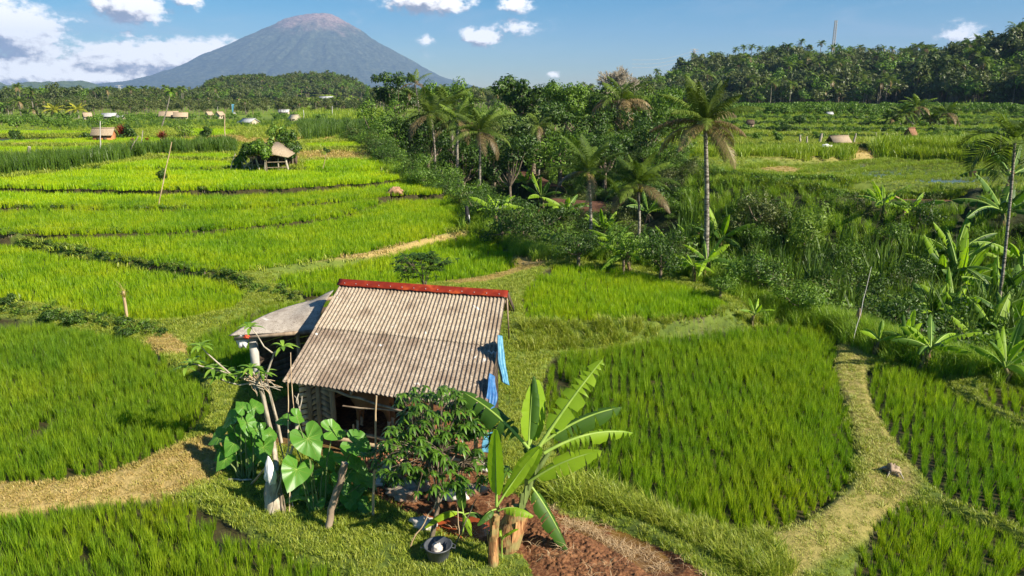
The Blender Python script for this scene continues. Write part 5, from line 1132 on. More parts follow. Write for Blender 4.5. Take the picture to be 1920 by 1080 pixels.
# ------------------------------------------------------------------ frangipani
b = ground_at(520, 890); fr = thing('frangipani_tree', b, 'frangipani with bare pale branches ending in leaf rosettes', 'tree'); DF = 17.2
mb = MB(); q = lambda px, py, d=0: atd(px, py, DF + d)
BR = [([b - UP * .1, q(512, 820), q(503, 790), q(494, 745), q(484, 712)], [.07, .065, .06, .055, .05]), ([q(528, 830), q(520, 790), q(505, 735), q(497, 711)], [.04, .04, .035, .03]), ([q(484, 712), q(462, 710), q(433, 702), q(400, 692), q(378, 687), q(362, 681)], [.035, .03, .028, .024, .02, .014]),
      ([q(433, 702), q(407, 679), q(388, 662), q(377, 650)], [.024, .02, .017, .012]), ([q(484, 712), q(476, 700), q(470, 690)], [.03, .022, .014]), ([q(497, 711), q(506, 685), q(514, 662), q(530, 650)], [.03, .026, .022, .014]), ([q(514, 664), q(495, 650), q(482, 628), q(470, 614)], [.022, .018, .015, .010]),
      ([q(480, 716), q(450, 722), q(425, 716), q(410, 708)], [.025, .02, .016, .012]), ([q(486, 718), q(492, 702)], [.02, .012])]
for P, R_ in BR: tube(P, R_, 7, mb=mb, bump=.05)
part(fr, 'branches', mb, M_bark_pale, True)
mb = MB()
def rosette(c, n, L, W, mb, droop=.5, up=.5, axis=None):
    for i in range(n):
        a = i * 2.4 + U(0, .3); e = up + U(-.35, .35); d = A3(cos(a) * cos(e), sin(a) * cos(e), sin(e)); l = L * U(.75, 1.1)
        s = nrm(np.cross(d, UP)); t = np.linspace(0, 1, 6); C = c + d * (t * l)[:, None] - UP * (droop * l * t ** 2)[:, None]; w = W * .5 * np.sin(pi * (t * .93 + .04)) ** .9
        up_ = np.cross(s, d); V = np.stack([C - s * w[:, None] + up_ * w[:, None] * .25, C, C + s * w[:, None] + up_ * w[:, None] * .25], 1).reshape(-1, 3)
        mb.add(V, [(k * 3 + j, k * 3 + j + 1, k * 3 + j + 4, k * 3 + j + 3) for k in range(5) for j in (0, 1)], 0, U(0, 1))
for (px, py) in [(360, 680), (376, 649), (470, 690), (531, 650), (469, 615), (409, 707), (400, 692), (492, 700), (425, 700), (455, 703), (350, 690)]: rosette(q(px, py), 10, .40, .10, mb)
part(fr, 'leaves', mb, leaf_mat('frangipani_leaf', (.09, .20, .02), (.26, .42, .05), trans=.3), True)
# dry sticks caught in it and firewood
def sticks(name, lst, mat, label, cat, root_at):
    t_ = thing(name, root_at, label, cat)
    for (a, e, d0, d1, r) in lst:
        A_, B_ = atd(*a, d0), atd(*e, d1); P = [A_ + (B_ - A_) * k + rng.normal(0, .012, 3) for k in np.linspace(0, 1, 6)]; part(t_, 'stick', tube(P, np.linspace(r, r * .7, 6), 6, bump=.08), mat[int(rng.integers(0, len(mat)))])
    return t_
sticks('firewood_stack', [((500, 963), (522, 905), 14.6, 14.9, .035), ((508, 968), (548, 815), 14.5, 15.2, .018), ((520, 955), (528, 880), 14.8, 15.0, .022), ((536, 965), (524, 890), 14.6, 15.0, .016), ((543, 966), (538, 700), 14.6, 15.6, .015), ((532, 962), (517, 885), 14.6, 15, .03), ((550, 950), (530, 870), 14.8, 15, .015), ((470, 910), (496, 878), 15.8, 15.2, .03),
       ((480, 925), (520, 905), 15.6, 15.3, .025), ((552, 800), (545, 660), 15.4, 16.4, .012), ((541, 895), (497, 700), 15.2, 16.6, .014), ((430, 898), (470, 900), 16, 15.8, .03), ((512, 920), (540, 860), 14.9, 15.1, .02)], [M_bamboo, M_bark_pale, M_bark], 'stack of dry sticks and canes leaning on the stump', 'firewood', ground_at(520, 955))
sticks('dead_branch', [((546, 832), (562, 786), 15.3, 15.4, .05), ((562, 786), (559, 738), 15.4, 15.6, .022), ((561, 770), (568, 745), 15.4, 15.5, .012), ((560, 760), (552, 742), 15.4, 15.5, .010), ((548, 835), (540, 870), 15.3, 15.2, .04)], [M_bark_pale], 'bleached forked dead branch standing among the taro leaves', 'branch', ground_at(540, 930))
sticks('dry_twigs', [((470 + U(-12, 22), 705 + U(-8, 18)), (505 + U(-25, 25), 722 + U(-8, 22)), 17, 17.2, .012) for _ in range(22)], [M_bamboo, M_bark_pale], 'tangle of dry twigs caught in the frangipani fork', 'twigs', atd(487, 722, 17.1))
b = ground_at(512, 958); solo('tree_stump', tube([b - UP * .1, b + UP * .2 + A3(-.02, .05, 0), b + A3(-.06, .1, .42), b + A3(-.03, .1, .6), b + A3(-.03, .1, .68)], [.20, .15, .13, .14, .10], 14, bump=.16), M_bark_pale, 'pale rotten stump wrapped with a white cloth', 'stump', smooth=True)
p = b + A3(-.02, .08, .95); mb = crumple((0, 0, 0), .14, .12, .34, 8, 20, .35); 
for i in range(len(mb.V)): k = np.clip((mb.V[i][:, 2] + .36) / .8, 0, 1); mb.V[i] = mb.V[i] * np.stack([1.25 - .95 * k, 1.25 - .95 * k, np.ones(len(k))], 1)
solo('cloth', mb, M_cloth, 'pointed white cloth draped over the rotten stump', 'cloth', loc=p, smooth=True)
# posts in front
def pole(name, top_, bot, r, mat, label, cat, dD=0.0, taper=.7, n=8, group=None, wob=.012):
    b = ground_at(*bot); t_ = atd(*top_, b[1] + dD); P = [b + (t_ - b) * k + rng.normal(0, wob, 3) * (0 < k < 1) for k in np.linspace(0, 1, 8)]; P[0] = P[0] - UP * .1
    return solo(name, tube([x - b for x in P], np.linspace(r, r * taper, 8), n, bump=.06), mat, label, cat, group, loc=b, smooth=True)
pole('wooden_post', (647, 868), (613, 990), .08, M_wood, 'thick leaning post with a broken top before the taro', 'post', .1, 1.0)
pole('thin_pole', (706, 742), (699, 966), .032, M_bamboo, 'thin straight reddish pole reaching up to the eave', 'pole', .1, .6)
pole('garden_stake', (893, 935), (850, 1030), .014, M_bark, 'dark thin stake leaning beside the banana seedling', 'stake', .1); pole('garden_stake', (818, 940), (766, 1027), .016, M_bamboo, 'pale thin stake leaning left of the grey bucket'.replace(' left of', ' against the fruit tree by'), 'stake', .3)
pole('garden_stake', (857, 935), (862, 1015), .012, M_bamboo, 'short upright stake tied next to the banana seedling', 'stake', .1)

# ------------------------------------------------------------------ fruit tree in front of the shed
def whorl_tree(b, c, Rx, Rz, nw, L, W, label, cat, mat, name='fruit_tree', up=.45, droop=.9, nl=9, trunk=.06, lean=None):
    t_ = thing(name, b, label, cat); mb = MB(); lv = MB()
    P0 = [b - UP * .1, b + (c - b) * .35 + A3(.06, 0, 0), b + (c - b) * .7]; tube(P0, [trunk, trunk * .8, trunk * .6], 8, mb=mb, bump=.06); hubs = []
    for i in range(9):
        a = i * 2.4; e = U(-.1, 1.1); h = c + A3(cos(a) * Rx * .45 * cos(e), sin(a) * Rx * .45 * cos(e), Rz * .5 * sin(e) - .1); hubs.append(h); tube([P0[2] if i > 3 else P0[1], (P0[2] + h) / 2, h], [trunk * .45, trunk * .3, trunk * .18], 5, mb=mb)
    for i in range(nw):
        d = rdir(1)[0]; d[2] = d[2] if d[2] > -.55 else -d[2]; lump = .55 + .75 * float(vnoise(np.array([d[0] * 2 + 5]), np.array([d[1] * 2 + d[2] * 3 + 5]), nw)[0]); rr = lump * (1 - .45 * U(0, 1) ** 2)
        p = c + d * rr * A3(Rx, Rx, Rz); h = min(hubs, key=lambda q_: np.linalg.norm(q_ - p)); tube([h, (h + p) / 2 + UP * .05, p], [.010, .008, .005], 3, mb=mb, cap=False); rosette(p, nl, L, W, lv, droop, up)
    part(t_, 'trunk', mb, M_bark, True); part(t_, 'crown', lv, mat, True); return t_
b = ground_at(808, 1010); whorl_tree(b, atd(828, 848, b[1] + .55), 1.26, 1.18, 330, .185, .055, 'bushy fruit tree with drooping glossy leaves before the shed opening', 'tree', leaf_mat('fruit_leaf', (.028, .075, .010), (.13, .26, .022), trans=.25, rough=.35, spec=.5), nl=10)
b = A3(*atd(792, 500, 30.5)[:2], 0); b[2] = gz(b[0], b[1]); whorl_tree(b, atd(792, 500, 30.5), 1.25, .75, 190, .24, .06, 'small narrow leaved tree just behind the red ridge', 'tree', M_leaf_dark, 'small_tree', droop=.5)

# ------------------------------------------------------------------ bucket, stones, manure
b = ground_at(822, 1047); bk = thing('bucket', b, 'grey plastic bucket holding a pale stone', 'bucket'); mb = MB(); n = 36
prof = [(0, .0), (.19, .0), (.205, .02), (.265, .30), (.29, .305), (.29, .325), (.262, .325), (.205, .06), (0, .05)]
V = [(r * cos(2 * pi * k / n), r * sin(2 * pi * k / n), z) for r, z in prof for k in range(n)]; mb.add(np.array(V) + b, [(i * n + k, i * n + (k + 1) % n, (i + 1) * n + (k + 1) % n, (i + 1) * n + k) for i in range(len(prof) - 1) for k in range(n)])
part(bk, 'tub', mb, M_plastic, True)
for s in (-1, 1): part(bk, 'handle', tube([b + A3(s * .28, -.07, .30), b + A3(s * .34, -.05, .27), b + A3(s * .34, .05, .27), b + A3(s * .28, .07, .30)], .012, 6), M_plastic)
solo('stone', crumple((0, 0, 0), .10, .09, .13, 4, rough=.5), M_palestone, 'pale pinkish stone standing inside the grey bucket', 'stone', loc=b + A3(-.02, .05, .18))
for i, (px, py, s, m, lb, w) in enumerate([(728, 895, .30, M_stone, 'large weathered boulder at the foot of the thin pole', 1.2), (853, 932, .22, M_palestone, 'round pale stone under the fruit tree', 1.3), (795, 985, .20, M_palestone, 'pale stone half buried near the stake', 1.5), (697, 908, .18, M_palestone, 'flat pale block beside the boulder', 1.4),
       (780, 915, .30, M_stone, 'brown boulder under the fruit tree trunk', 1.3), (765, 935, .22, M_stone, 'reddish rock below the brown boulder', 1.6), (745, 925, .20, M_stone, 'small dark rock in the wet mud', 1.2), (890, 925, .2, M_stone, 'mossy rock behind the small banana', 1.4), (912, 880, .18, M_palestone, 'grey stone at the shed corner', 1.4), (735, 870, .22, M_stone, 'rock under the cattle shed floor', 1.5)]):
    p = ground_at(px, py); solo('stone', crumple((0, 0, 0), s * w, s, s * .75, 10 + i, rough=.5), m, lb, 'stone', loc=p + UP * s * .3)
def heap(poly_px, h, seed, fr_=3.0, z0=-.06, rough=.5):
    P = smooth_poly(np.array([at(*p)[:2] for p in poly_px])); lo, hi = P.min(0), P.max(0); xs = np.arange(lo[0], hi[0], .025); ys = np.arange(lo[1], hi[1], .025); X, Y = np.meshgrid(xs, ys)
    ins = pip(X.ravel(), Y.ravel(), P).reshape(X.shape); d = dseg(X.ravel(), Y.ravel(), P, True).reshape(X.shape) * ins
    Z = z0 - .05 + sstep(0, .5, d) * h * (.5 + .6 * fbm(X * 1.2, Y * 1.2, 3, seed)) + sstep(0, .15, d) * rough * h * (.45 * fbm(X * fr_ * 2, Y * fr_ * 2, 3, seed + 2) + .75 * np.abs(fbm(X * fr_ * 4.5, Y * fr_ * 4.5, 4, seed + 5) * 2 - 1))
    I = np.arange(X.size).reshape(X.shape); ok = (ins[:-1, :-1] & ins[1:, :-1] & ins[:-1, 1:] & ins[1:, 1:]).ravel(); F = np.stack([I[:-1, :-1], I[:-1, 1:], I[1:, 1:], I[1:, :-1]], -1).reshape(-1, 4)[ok]
    return MB().add(np.stack([X, Y, Z], -1).reshape(-1, 3), F)
solo('manure_heap', heap([(955,1010),(975,975),(1035,965),(1080,985),(1150,1020),(1210,1060),(1280,1120),(1050,1130),(985,1060)], .20, 3, 3.2, rough=.7), M_manure, 'crumbly brown manure heap beside the thick banana stem', 'manure', smooth=False)
hp = smooth_poly(np.array([at(*p)[:2] for p in [(955,1010),(975,975),(1035,965),(1080,985),(1150,1020),(1210,1060),(1280,1120),(1050,1130),(985,1060)]])); lo_, hi_ = MUD.min(0), MUD.max(0)
x, y = U(lo_[0], hi_[0], 5200), U(max(lo_[1], 10.5), hi_[1], 5200); m = pip(x, y, MUD); x, y = x[m], y[m]; dst = dseg(x, y, np.array([at(1040, 968)[:2], at(1120, 1000)[:2], at(1230, 1060)[:2]])); m = (U(0, 1, len(x)) < np.clip(.75 - dst / .40, .035, 1)); x, y = x[m], y[m]
S_straw = []
for _ in range(4):
    n = 10; b_ = np.c_[rng.normal(0, .06, (n, 2)), np.full(n, .01)]; S_straw.append(proto('p', blades(b_, U(0, 6.3, n), U(.08, .2, n), U(1.6, 2.3, n), .011, 2), M_strawbit))
zz_ = terrain(x, y) + .03 + pip(x, y, hp) * .16
scatter('straw_litter', S_straw, np.c_[x, y, zz_], 'loose pale straw strewn over the mud and along the manure heap', 'straw')
solo('husk_heap', heap([(672,880),(680,850),(705,832),(740,838),(760,870),(745,895),(700,900)], .36, 9, 4, rough=1.2), solid_mat('husk', (.17, .055, .02), (.45, .21, .10), 9, .9, .8), 'heap of red brown husks in front of the shed floor', 'husks')
p = ground_at(1672, 888); st = thing('rotten_stump', p, 'small rotten grey stump on the worn grass path', 'stump'); part(st, 'wood', crumple(p + UP * .08, .17, .15, .16, 31, rough=1.0), M_wood)
for i in range(7): a = U(0, 6); part(st, 'root', tube([p + UP * .1, p + A3(cos(a) * .2, sin(a) * .2, .12), p + A3(cos(a) * .32, sin(a) * .3, 0)], [.03, .02, .01], 5), M_bark_pale)
p = ground_at(740, 366); solo('rock', crumple((0, 0, 0), .62, .5, .40, 40, rough=.4), solid_mat('brown_rock', (.22, .11, .06), (.42, .26, .16), 5, .9, .6), 'rounded brown rock in the middle of the rice', 'rock', loc=p + UP * .25)
# posts in the fields
b = ground_at(239, 602); sc = thing('scare_post', b, 'bamboo post with a straw tied top standing in the rice', 'post'); part(sc, 'post', tube([b, b + UP * .6, b + A3(-.01, 0, 1.25)], .055, 8, bump=.06), M_bamboo, True)
mb = MB(); blades(np.repeat((b + UP * .85)[None], 60, 0), U(0, 2 * pi, 60), U(.3, .6, 60), U(.1, .7, 60), .035, 3, mb=mb); part(sc, 'straw_bundle', mb, M_drygrass)
mb = MB(); blades(np.repeat((b + UP * 1.2)[None], 5, 0), U(0, 2 * pi, 5), U(.5, .9, 5), U(.3, .7, 5), .018, 4, mb=mb); part(sc, 'loose_stalk', mb, M_drygrass)
b = ground_at(878, 424); ps = thing('dark_post', b, 'short black stump post with a pale grey side at the rim of the terrace', 'post'); part(ps, 'post', tube([b - UP * .1, b + A3(-.05, 0, .6), b + A3(-.1, 0, 1.3)], [.19, .16, .11], 8, bump=.1), M_black, True); part(ps, 'pale_side', beam(b + A3(.14, -.1, .0), b + A3(.06, -.1, .75), .05, .10), M_cloth)  # pale strip along one side of the dark post
pole('cane', (1634, 500), (1597, 652), .014, M_concrete, 'long thin bleached cane sticking up at the path end', 'cane', 1.5, .4, 6)
# ------------------------------------------------------------------ trees that stand apart
def tree(px, yt, yb, w, D, mat, n, leaf, label, name='broadleaf_tree', cat='tree', group=None, bmat=None, nb=12, asp=.55, seed=None, noise=.4, trunk=None, gap=0):
    D_0 = D
    if name == 'bush' and px > 900: D = snap_D(px, (yt + yb) / 2, (yb - yt) / 2 * mpp(atd(px, yb, D)) * .9 + .2); leaf = leaf * max(D / D_0, .45)
    c = atd(px, (yt + yb) / 2, D); m = mpp(c); R_ = w / 2 * m; Rh = (yb - yt) / 2 * m; g_ = gz(c[0], D); b = A3(c[0], D, g_); hgt = max(c[2] - g_, Rh * .7)
    t_ = thing(name, b, label, cat, group); B = blobset(nb, R_ * 1.05, hgt, seed or int(px), Rh / R_ * 1.05)
    part(t_, 'crown', crown_mb(B, n, leaf, asp, noise=noise), mat, world=False)
    part(t_, 'trunk', limbs(B, .3, trunk or R_ * .08), bmat or M_bark, True, world=False); return t_
LD, LM, LL, LO = M_leaf_dark, M_leaf_mid, M_leaf_light, M_leaf_olive
for a in [(740, 137, 200, 74, 150, LD, 2600, .55, 'dark round crowned tree standing in front of the volcano flank'), (842, 152, 235, 96, 135, LM, 2800, .5, 'bright bushy tree rising behind the coconut palms'), (722, 190, 272, 96, 120, LM, 2600, .42, 'light green spreading tree next to the grass hedges'), (975, 147, 215, 84, 130, LD, 2600, .6, 'dark tree with coarse leaves against the sky'),
          (1000, 195, 285, 110, 110, LD, 2600, .5, 'shaded tree below the coarse leaved one'), (1062, 146, 230, 82, 125, LM, 2800, .48, 'tall bright tree in the middle of the grove skyline'), (1112, 142, 235, 92, 130, LM, 2800, .5, 'broad tree beside the bare pale one'), (1090, 205, 282, 110, 112, LD, 2600, .45, 'deep green tree hiding the grove floor'),
          (1180, 205, 275, 90, 115, LD, 2200, .42, 'low dark tree under the drooping old palm'), (1232, 168, 240, 90, 120, LM, 2600, .42, 'rounded bright tree at the end of the grove near the hill'), (1262, 190, 262, 70, 118, LM, 1600, .4, 'small green tree leaning out of the grove'), (1195, 150, 215, 80, 135, LO, 2000, .42, 'yellowish tree crown behind the bare branches'),
          (800, 205, 290, 120, 112, LD, 2600, .45, 'very dark tree in the shade of the coconut palms'), (905, 190, 262, 90, 140, LM, 2000, .45, 'soft green tree behind the front coconut palm'), (868, 250, 330, 100, 100, LD, 2400, .4, 'dark undergrowth tree behind the white palm trunks'), (690 + 34, 232, 285, 66, 105, LM, 1500, .33, 'small leafy tree at the corner of the rice terraces'), (1040, 160, 240, 60, 140, LD, 1500, .5, 'narrow dark tree between two bright ones'), (955, 245, 330, 92, 92, LD, 2200, .36, 'dark spreading tree above the bush by the mud terrace'), (1050, 235, 318, 104, 96, LM, 2400, .36, 'leafy tree over the upper red terrace'), (1135, 240, 322, 96, 92, LD, 2200, .34, 'shady tree behind the thin leaning palm crown'), (1215, 232, 300, 88, 98, LD, 2200, .34, 'dark tree behind the long drooping frond'), (760, 225, 315, 80, 104, LD, 2200, .4, 'dark dense tree where the grove meets the rice'), (850, 200, 290, 90, 118, LD, 2200, .42, 'black green tree in the heart of the palm group'), (925, 230, 300, 80, 105, LO, 1500, .36, 'olive coloured tree with dry leaves')]:
    tree(a[0], a[1] - 4, a[2] + 8, a[3] * 1.14, a[4], a[5], int(a[6] * 1.2), a[7], a[8])
for i, a in enumerate([(760, 275, 330, 96, 100, LM, 1800, .26, 'broad low bush at the head of the ravine'), (830, 290, 350, 100, 88, LM, 2000, .25, 'big leafy bush spilling over the terrace corner'), (800, 310, 352, 60, 90, LD, 1000, .24, 'small dark bush tucked below the leafy one'), (960, 330, 400, 100, 70, LD, 2200, .22, 'dark bush left of the red mud terrace'.replace(' left of', ' just before')),
          (1020, 375, 450, 120, 58, LD, 2400, .20, 'large dark bush below the upper red terrace'), (1085, 420, 490, 110, 50, LD, 2200, .18, 'deep green bush behind the arching edge grass'), (1240, 425, 520, 96, 41, LD, 2400, .15, 'grey green bush between the thin palm trunks'), (1512, 385, 500, 100, 49, LL, 2400, .19, 'pale sunlit bush climbing the far bank'),
          (1500, 525, 590, 110, 32, LM, 2400, .12, 'yellow green bush at the end of the terrace bank'), (1352, 505, 560, 62, 36, LM, 1300, .11, 'round bush at the foot of the tall grey trunk'), (1425, 350, 470, 130, 55, LO, 2800, .2, 'bulky creeper covered bush on the far bank'), (1170, 425, 500, 80, 46, LM, 1500, .17, 'light bush in front of the thin leaning palm'),
          (1305, 400, 470, 90, 50, LM, 1600, .18, 'feathery green bush behind the tall grey trunk'), (1560, 470, 540, 80, 36, LD, 1500, .13, 'shaded bush in the ravine bottom'), (1620, 520, 600, 90, 31, LD, 1500, .12, 'dark bush behind the bleached cane'), (1700, 480, 560, 110, 34, LD, 1800, .13, 'dark bush behind the banana clump'), (1440, 480, 560, 80, 36, LD, 1500, .12, 'low black green bush in the deepest part of the ravine'),
          (1130, 270, 320, 80, 80, LD, 1400, .25, 'bush under the drooping dead fronds'), (1230, 330, 400, 90, 62, LD, 1600, .22, 'dark bush behind the twin palms'), (1060, 300, 350, 70, 78, LM, 1300, .24, 'green bush on the bank of the upper red terrace')]):
    tree(*a[:8], a[8], name='bush', cat='bush', nb=6, asp=.5)
# bare pale tree
c = atd(1158, 150, 128); b = A3(c[0], 128, gz(c[0], 128)); bt = thing('bare_tree', b, 'leafless pale tree with a fan of fine twigs above the grove', 'tree'); mb = MB()
def branch(p, d, L, r, lev):
    e = p + d * L; m = (p + e) / 2 + rng.normal(0, L * .05, 3); tube([p, m, e], [r, r * .8, r * .55], 4, mb=mb, cap=False)
    if lev == 0: return
    for _ in range(3 if lev > 1 else 4): branch(p + (e - p) * U(.5, 1), nrm(d + rng.normal(0, .45, 3) + UP * .10), L * U(.6, .85), max(r * .55, .035), lev - 1)
tube([b - UP * .2, atd(1160, 185, 128)], [.35, .22], 6, mb=mb)
for i in range(5): branch(atd(1160, 186, 128), nrm(A3((i - 2) * .45, rng.normal(0, .2), 1)), 2.0, .16, 5)
part(bt, 'branches', mb, M_bark_pale)

# ------------------------------------------------------------------ palms
def palm(px, py, D, Lpx, label, base=None, nf=20, npair=24, droopy=1.0, hang=.6, dry=.15, name='coconut_palm', group=None, mats=None, r=.16, seed=0, upr=1.2, lw=.06, yellow=False, bend=0, ll=.22, nuts=True, cat='palm'):
    c = atd(px, py, D); L = Lpx * mpp(c); bx = atd(base, 400, D)[0] if base else c[0]; b = A3(bx, D, gz(bx, D)); t_ = thing(name, b, label, cat, group)
    bend = bend or float(rng.normal(0, .045)) * (c[2] - b[2]); ks = np.linspace(0, 1, 10); P = [b + (c - b) * k + A3(bend * sin(k * pi), 0, 0) - UP * (.2 * (k == 0)) for k in ks]
    part(t_, 'trunk', tube(P, r * (1.25 - .5 * ks ** .5), 9, bump=.06), M_palmbark, True)
    mt = mats or [M_frond_yel if yellow else M_frond, M_frond_dry]
    part(t_, 'crown', palm_crown(nf, L, npair, L * ll, lw, droopy, hang, dry, 8, seed, upr, c), mt)
    if nuts:
        mb = MB()
        for i in range(7): a = i * 1.1; mb.merge(crumple(c + A3(cos(a) * .22, sin(a) * .22, -.25 + U(-.1, .1)), .12, .12, .15, i, 6, .1))
        part(t_, 'nuts', mb, M_frond_yel, True)
    return t_
palm(1322, 232, 34.2, 118, 'tall coconut palm with a straight grey ringed trunk and drooping dead fronds', base=1331, bend=.08, nf=22, npair=60, hang=1.0, dry=.42, r=.12, seed=1, lw=.040, upr=1.5, droopy=.85)
palm(1103, 322, 38.6, 92, 'thin leaning coconut palm over the upper red terrace', base=1108, nf=18, npair=54, hang=.6, dry=.06, r=.09, seed=2, bend=.1, lw=.042, upr=1.5, droopy=.8)
palm(1195, 345, 39.5, 90, 'coconut palm half hidden behind its neighbours in the ravine', base=1190, nf=17, npair=54, hang=.7, dry=.15, r=.09, seed=3, lw=.042, upr=1.5, bend=.25, droopy=.85)
palm(900, 248, 74, 78, 'coconut palm with yellowing fronds on a slim white trunk', base=897, nf=20, npair=46, hang=.8, dry=.18, r=.15, seed=4, lw=.075, upr=1.4, droopy=.95)
pole('palm_trunk', (903, 300), (892, 372), .17, M_bark_pale, 'second bare white trunk beside the yellowing palm', 'palm', .5, .8)
palm(808, 215, 105, 84, 'broad dark coconut palm in the middle of the grove', nf=20, npair=26, hang=.8, dry=.1, r=.2, seed=5, lw=.16)
palm(840, 200, 112, 72, 'coconut palm leaning behind the broad dark one', nf=18, npair=24, hang=.7, dry=.1, r=.2, seed=6, lw=.16)
palm(858, 225, 96, 66, 'dark coconut palm squeezed next to the yellowing one', nf=16, npair=24, hang=.8, dry=.2, r=.2, seed=7, lw=.14)
palm(778, 158, 140, 40, 'ragged dying palm with few upright fronds against the volcano', nf=9, npair=18, hang=.9, dry=.55, r=.2, seed=8, lw=.16, upr=1.5, nuts=False)
palm(1165, 190, 118, 80, 'old coconut palm with a heavy skirt of brown fronds', nf=24, npair=26, hang=1.0, dry=.5, r=.22, seed=9, lw=.18, droopy=1.25)
palm(1010, 236, 104, 50, 'small palm in the shaded centre of the grove', nf=13, npair=18, hang=.7, r=.12, seed=10, lw=.12)
palm(1903, 268, 44, 125, 'areca palm with stiff comb like fronds above the torn bananas', base=1905, nf=11, npair=34, hang=.15, dry=0, r=.10, seed=2.6, bend=.1, lw=.10, droopy=1.5, ll=.30, upr=1.3, nuts=False, name='areca_palm')
for i, (px, py, L, bs, lb, dr) in enumerate([(1690, 212, 36, 1693, 'palm with thin fronds nearest the small gazebo', .1), (1722, 200, 40, 1720, 'tallest palm above the rust roofed hut', .35), (1775, 212, 42, 1778, 'heavy dark palm beyond the rust roofed hut', .3), (1670, 222, 28, 1672, 'short palm at the edge of the hut clump', .1), (1745, 222, 30, 1742, 'low palm between the two taller ones by the hut', .2)]):
    palm(px, py, 168, L, lb, base=bs, nf=18, npair=16, hang=.8, dry=dr, r=.22, seed=i * 1.3, lw=.26, nuts=False)
# slender areca by the village and its neighbours
palm(320, 172, 150, 17, 'tall slender areca palm with a small dark crown among the rice', base=321, nf=11, npair=14, hang=.5, dry=0, r=.13, seed=1, lw=.2, droopy=1.6, name='areca_palm', nuts=False, mats=[M_leaf_mid, M_frond_dry])
for i, (px, py, L, lb) in enumerate([(6, 200, 16, 'areca palm at the very edge of the village gardens'), (13, 199, 15, 'areca palm paired closely with the one at the edge'), (35, 190, 20, 'dark palm with a thin pale trunk before the woodland belt'), (58, 178, 15, 'tallest slender palm before the low hazy hills'), (62, 205, 20, 'shaggy palm beside the tallest slender one')]):
    palm(px, py, 330, L, lb, nf=13, npair=10, hang=.7, r=.25, seed=i, lw=.5, nuts=False, droopy=1.3, mats=[M_leaf_mid if i < 2 else M_frond, M_frond_dry])
for i, (px, py, L, lb, ye) in enumerate([(101, 206, 24, 'golden yellow palm before the village trees', 1), (145, 205, 24, 'yellow tipped palm beside the pointed pavilion roof', 1), (78, 222, 18, 'low green palm at the foot of the slender trunks', 0), (50, 215, 22, 'brownish palm behind the garden bushes', 0), (118, 218, 18, 'low dark palm between the two yellow ones', 0)]):
    palm(px, py, 300, L, lb, nf=15, npair=10, hang=.6, r=.3, seed=i, lw=.55, yellow=bool(ye), nuts=False, dry=.05)
# skyline palms on the hill: copies of one
def hill_point(px, py, D):
    c = atd(px, py, D); return c, gz(c[0], D)
sky = None
for i, (px, py) in enumerate([(1232, 142), (1300, 112), (1333, 110), (1351, 112), (1380, 101), (1395, 97), (1410, 96), (1425, 99), (1447, 99), (1466, 101), (1478, 99), (1503, 86), (1515, 97), (1540, 89), (1560, 97), (1575, 99), (1595, 101), (1612, 97), (1631, 103), (1656, 99), (1673, 100), (1689, 103), (1703, 100), (1715, 98), (1752, 106), (1778, 103), (1791, 92), (1806, 97)]):
    D = 640 if px < 1740 else 560; c, g_ = hill_point(px, py - 8, D)
    if sky is None:
        sky = thing('coconut_palm', (c[0], D, c[2] - 16), 'coconut palm standing out against the sky on the forest hill', 'palm', 'skyline palms on the hill'); b_ = A3(*sky.location)
        part(sky, 'trunk', tube([b_ - UP * 3, b_ + UP * 8, b_ + UP * 16], [.32, .26, .2], 6), M_palmbark); part(sky, 'crown', palm_crown(14, 4.8, 8, 1.5, .6, 1.1, .5, .15, 5, 2, 1.2, b_ + UP * 16), [M_frond, M_frond_dry])
    else:
        k = copy_tree(sky); k.location = (c[0], D, c[2] - 16); k.rotation_euler = (0, 0, U(0, 6)); s_ = U(.8, 1.15); k.scale = (s_, s_, 1)
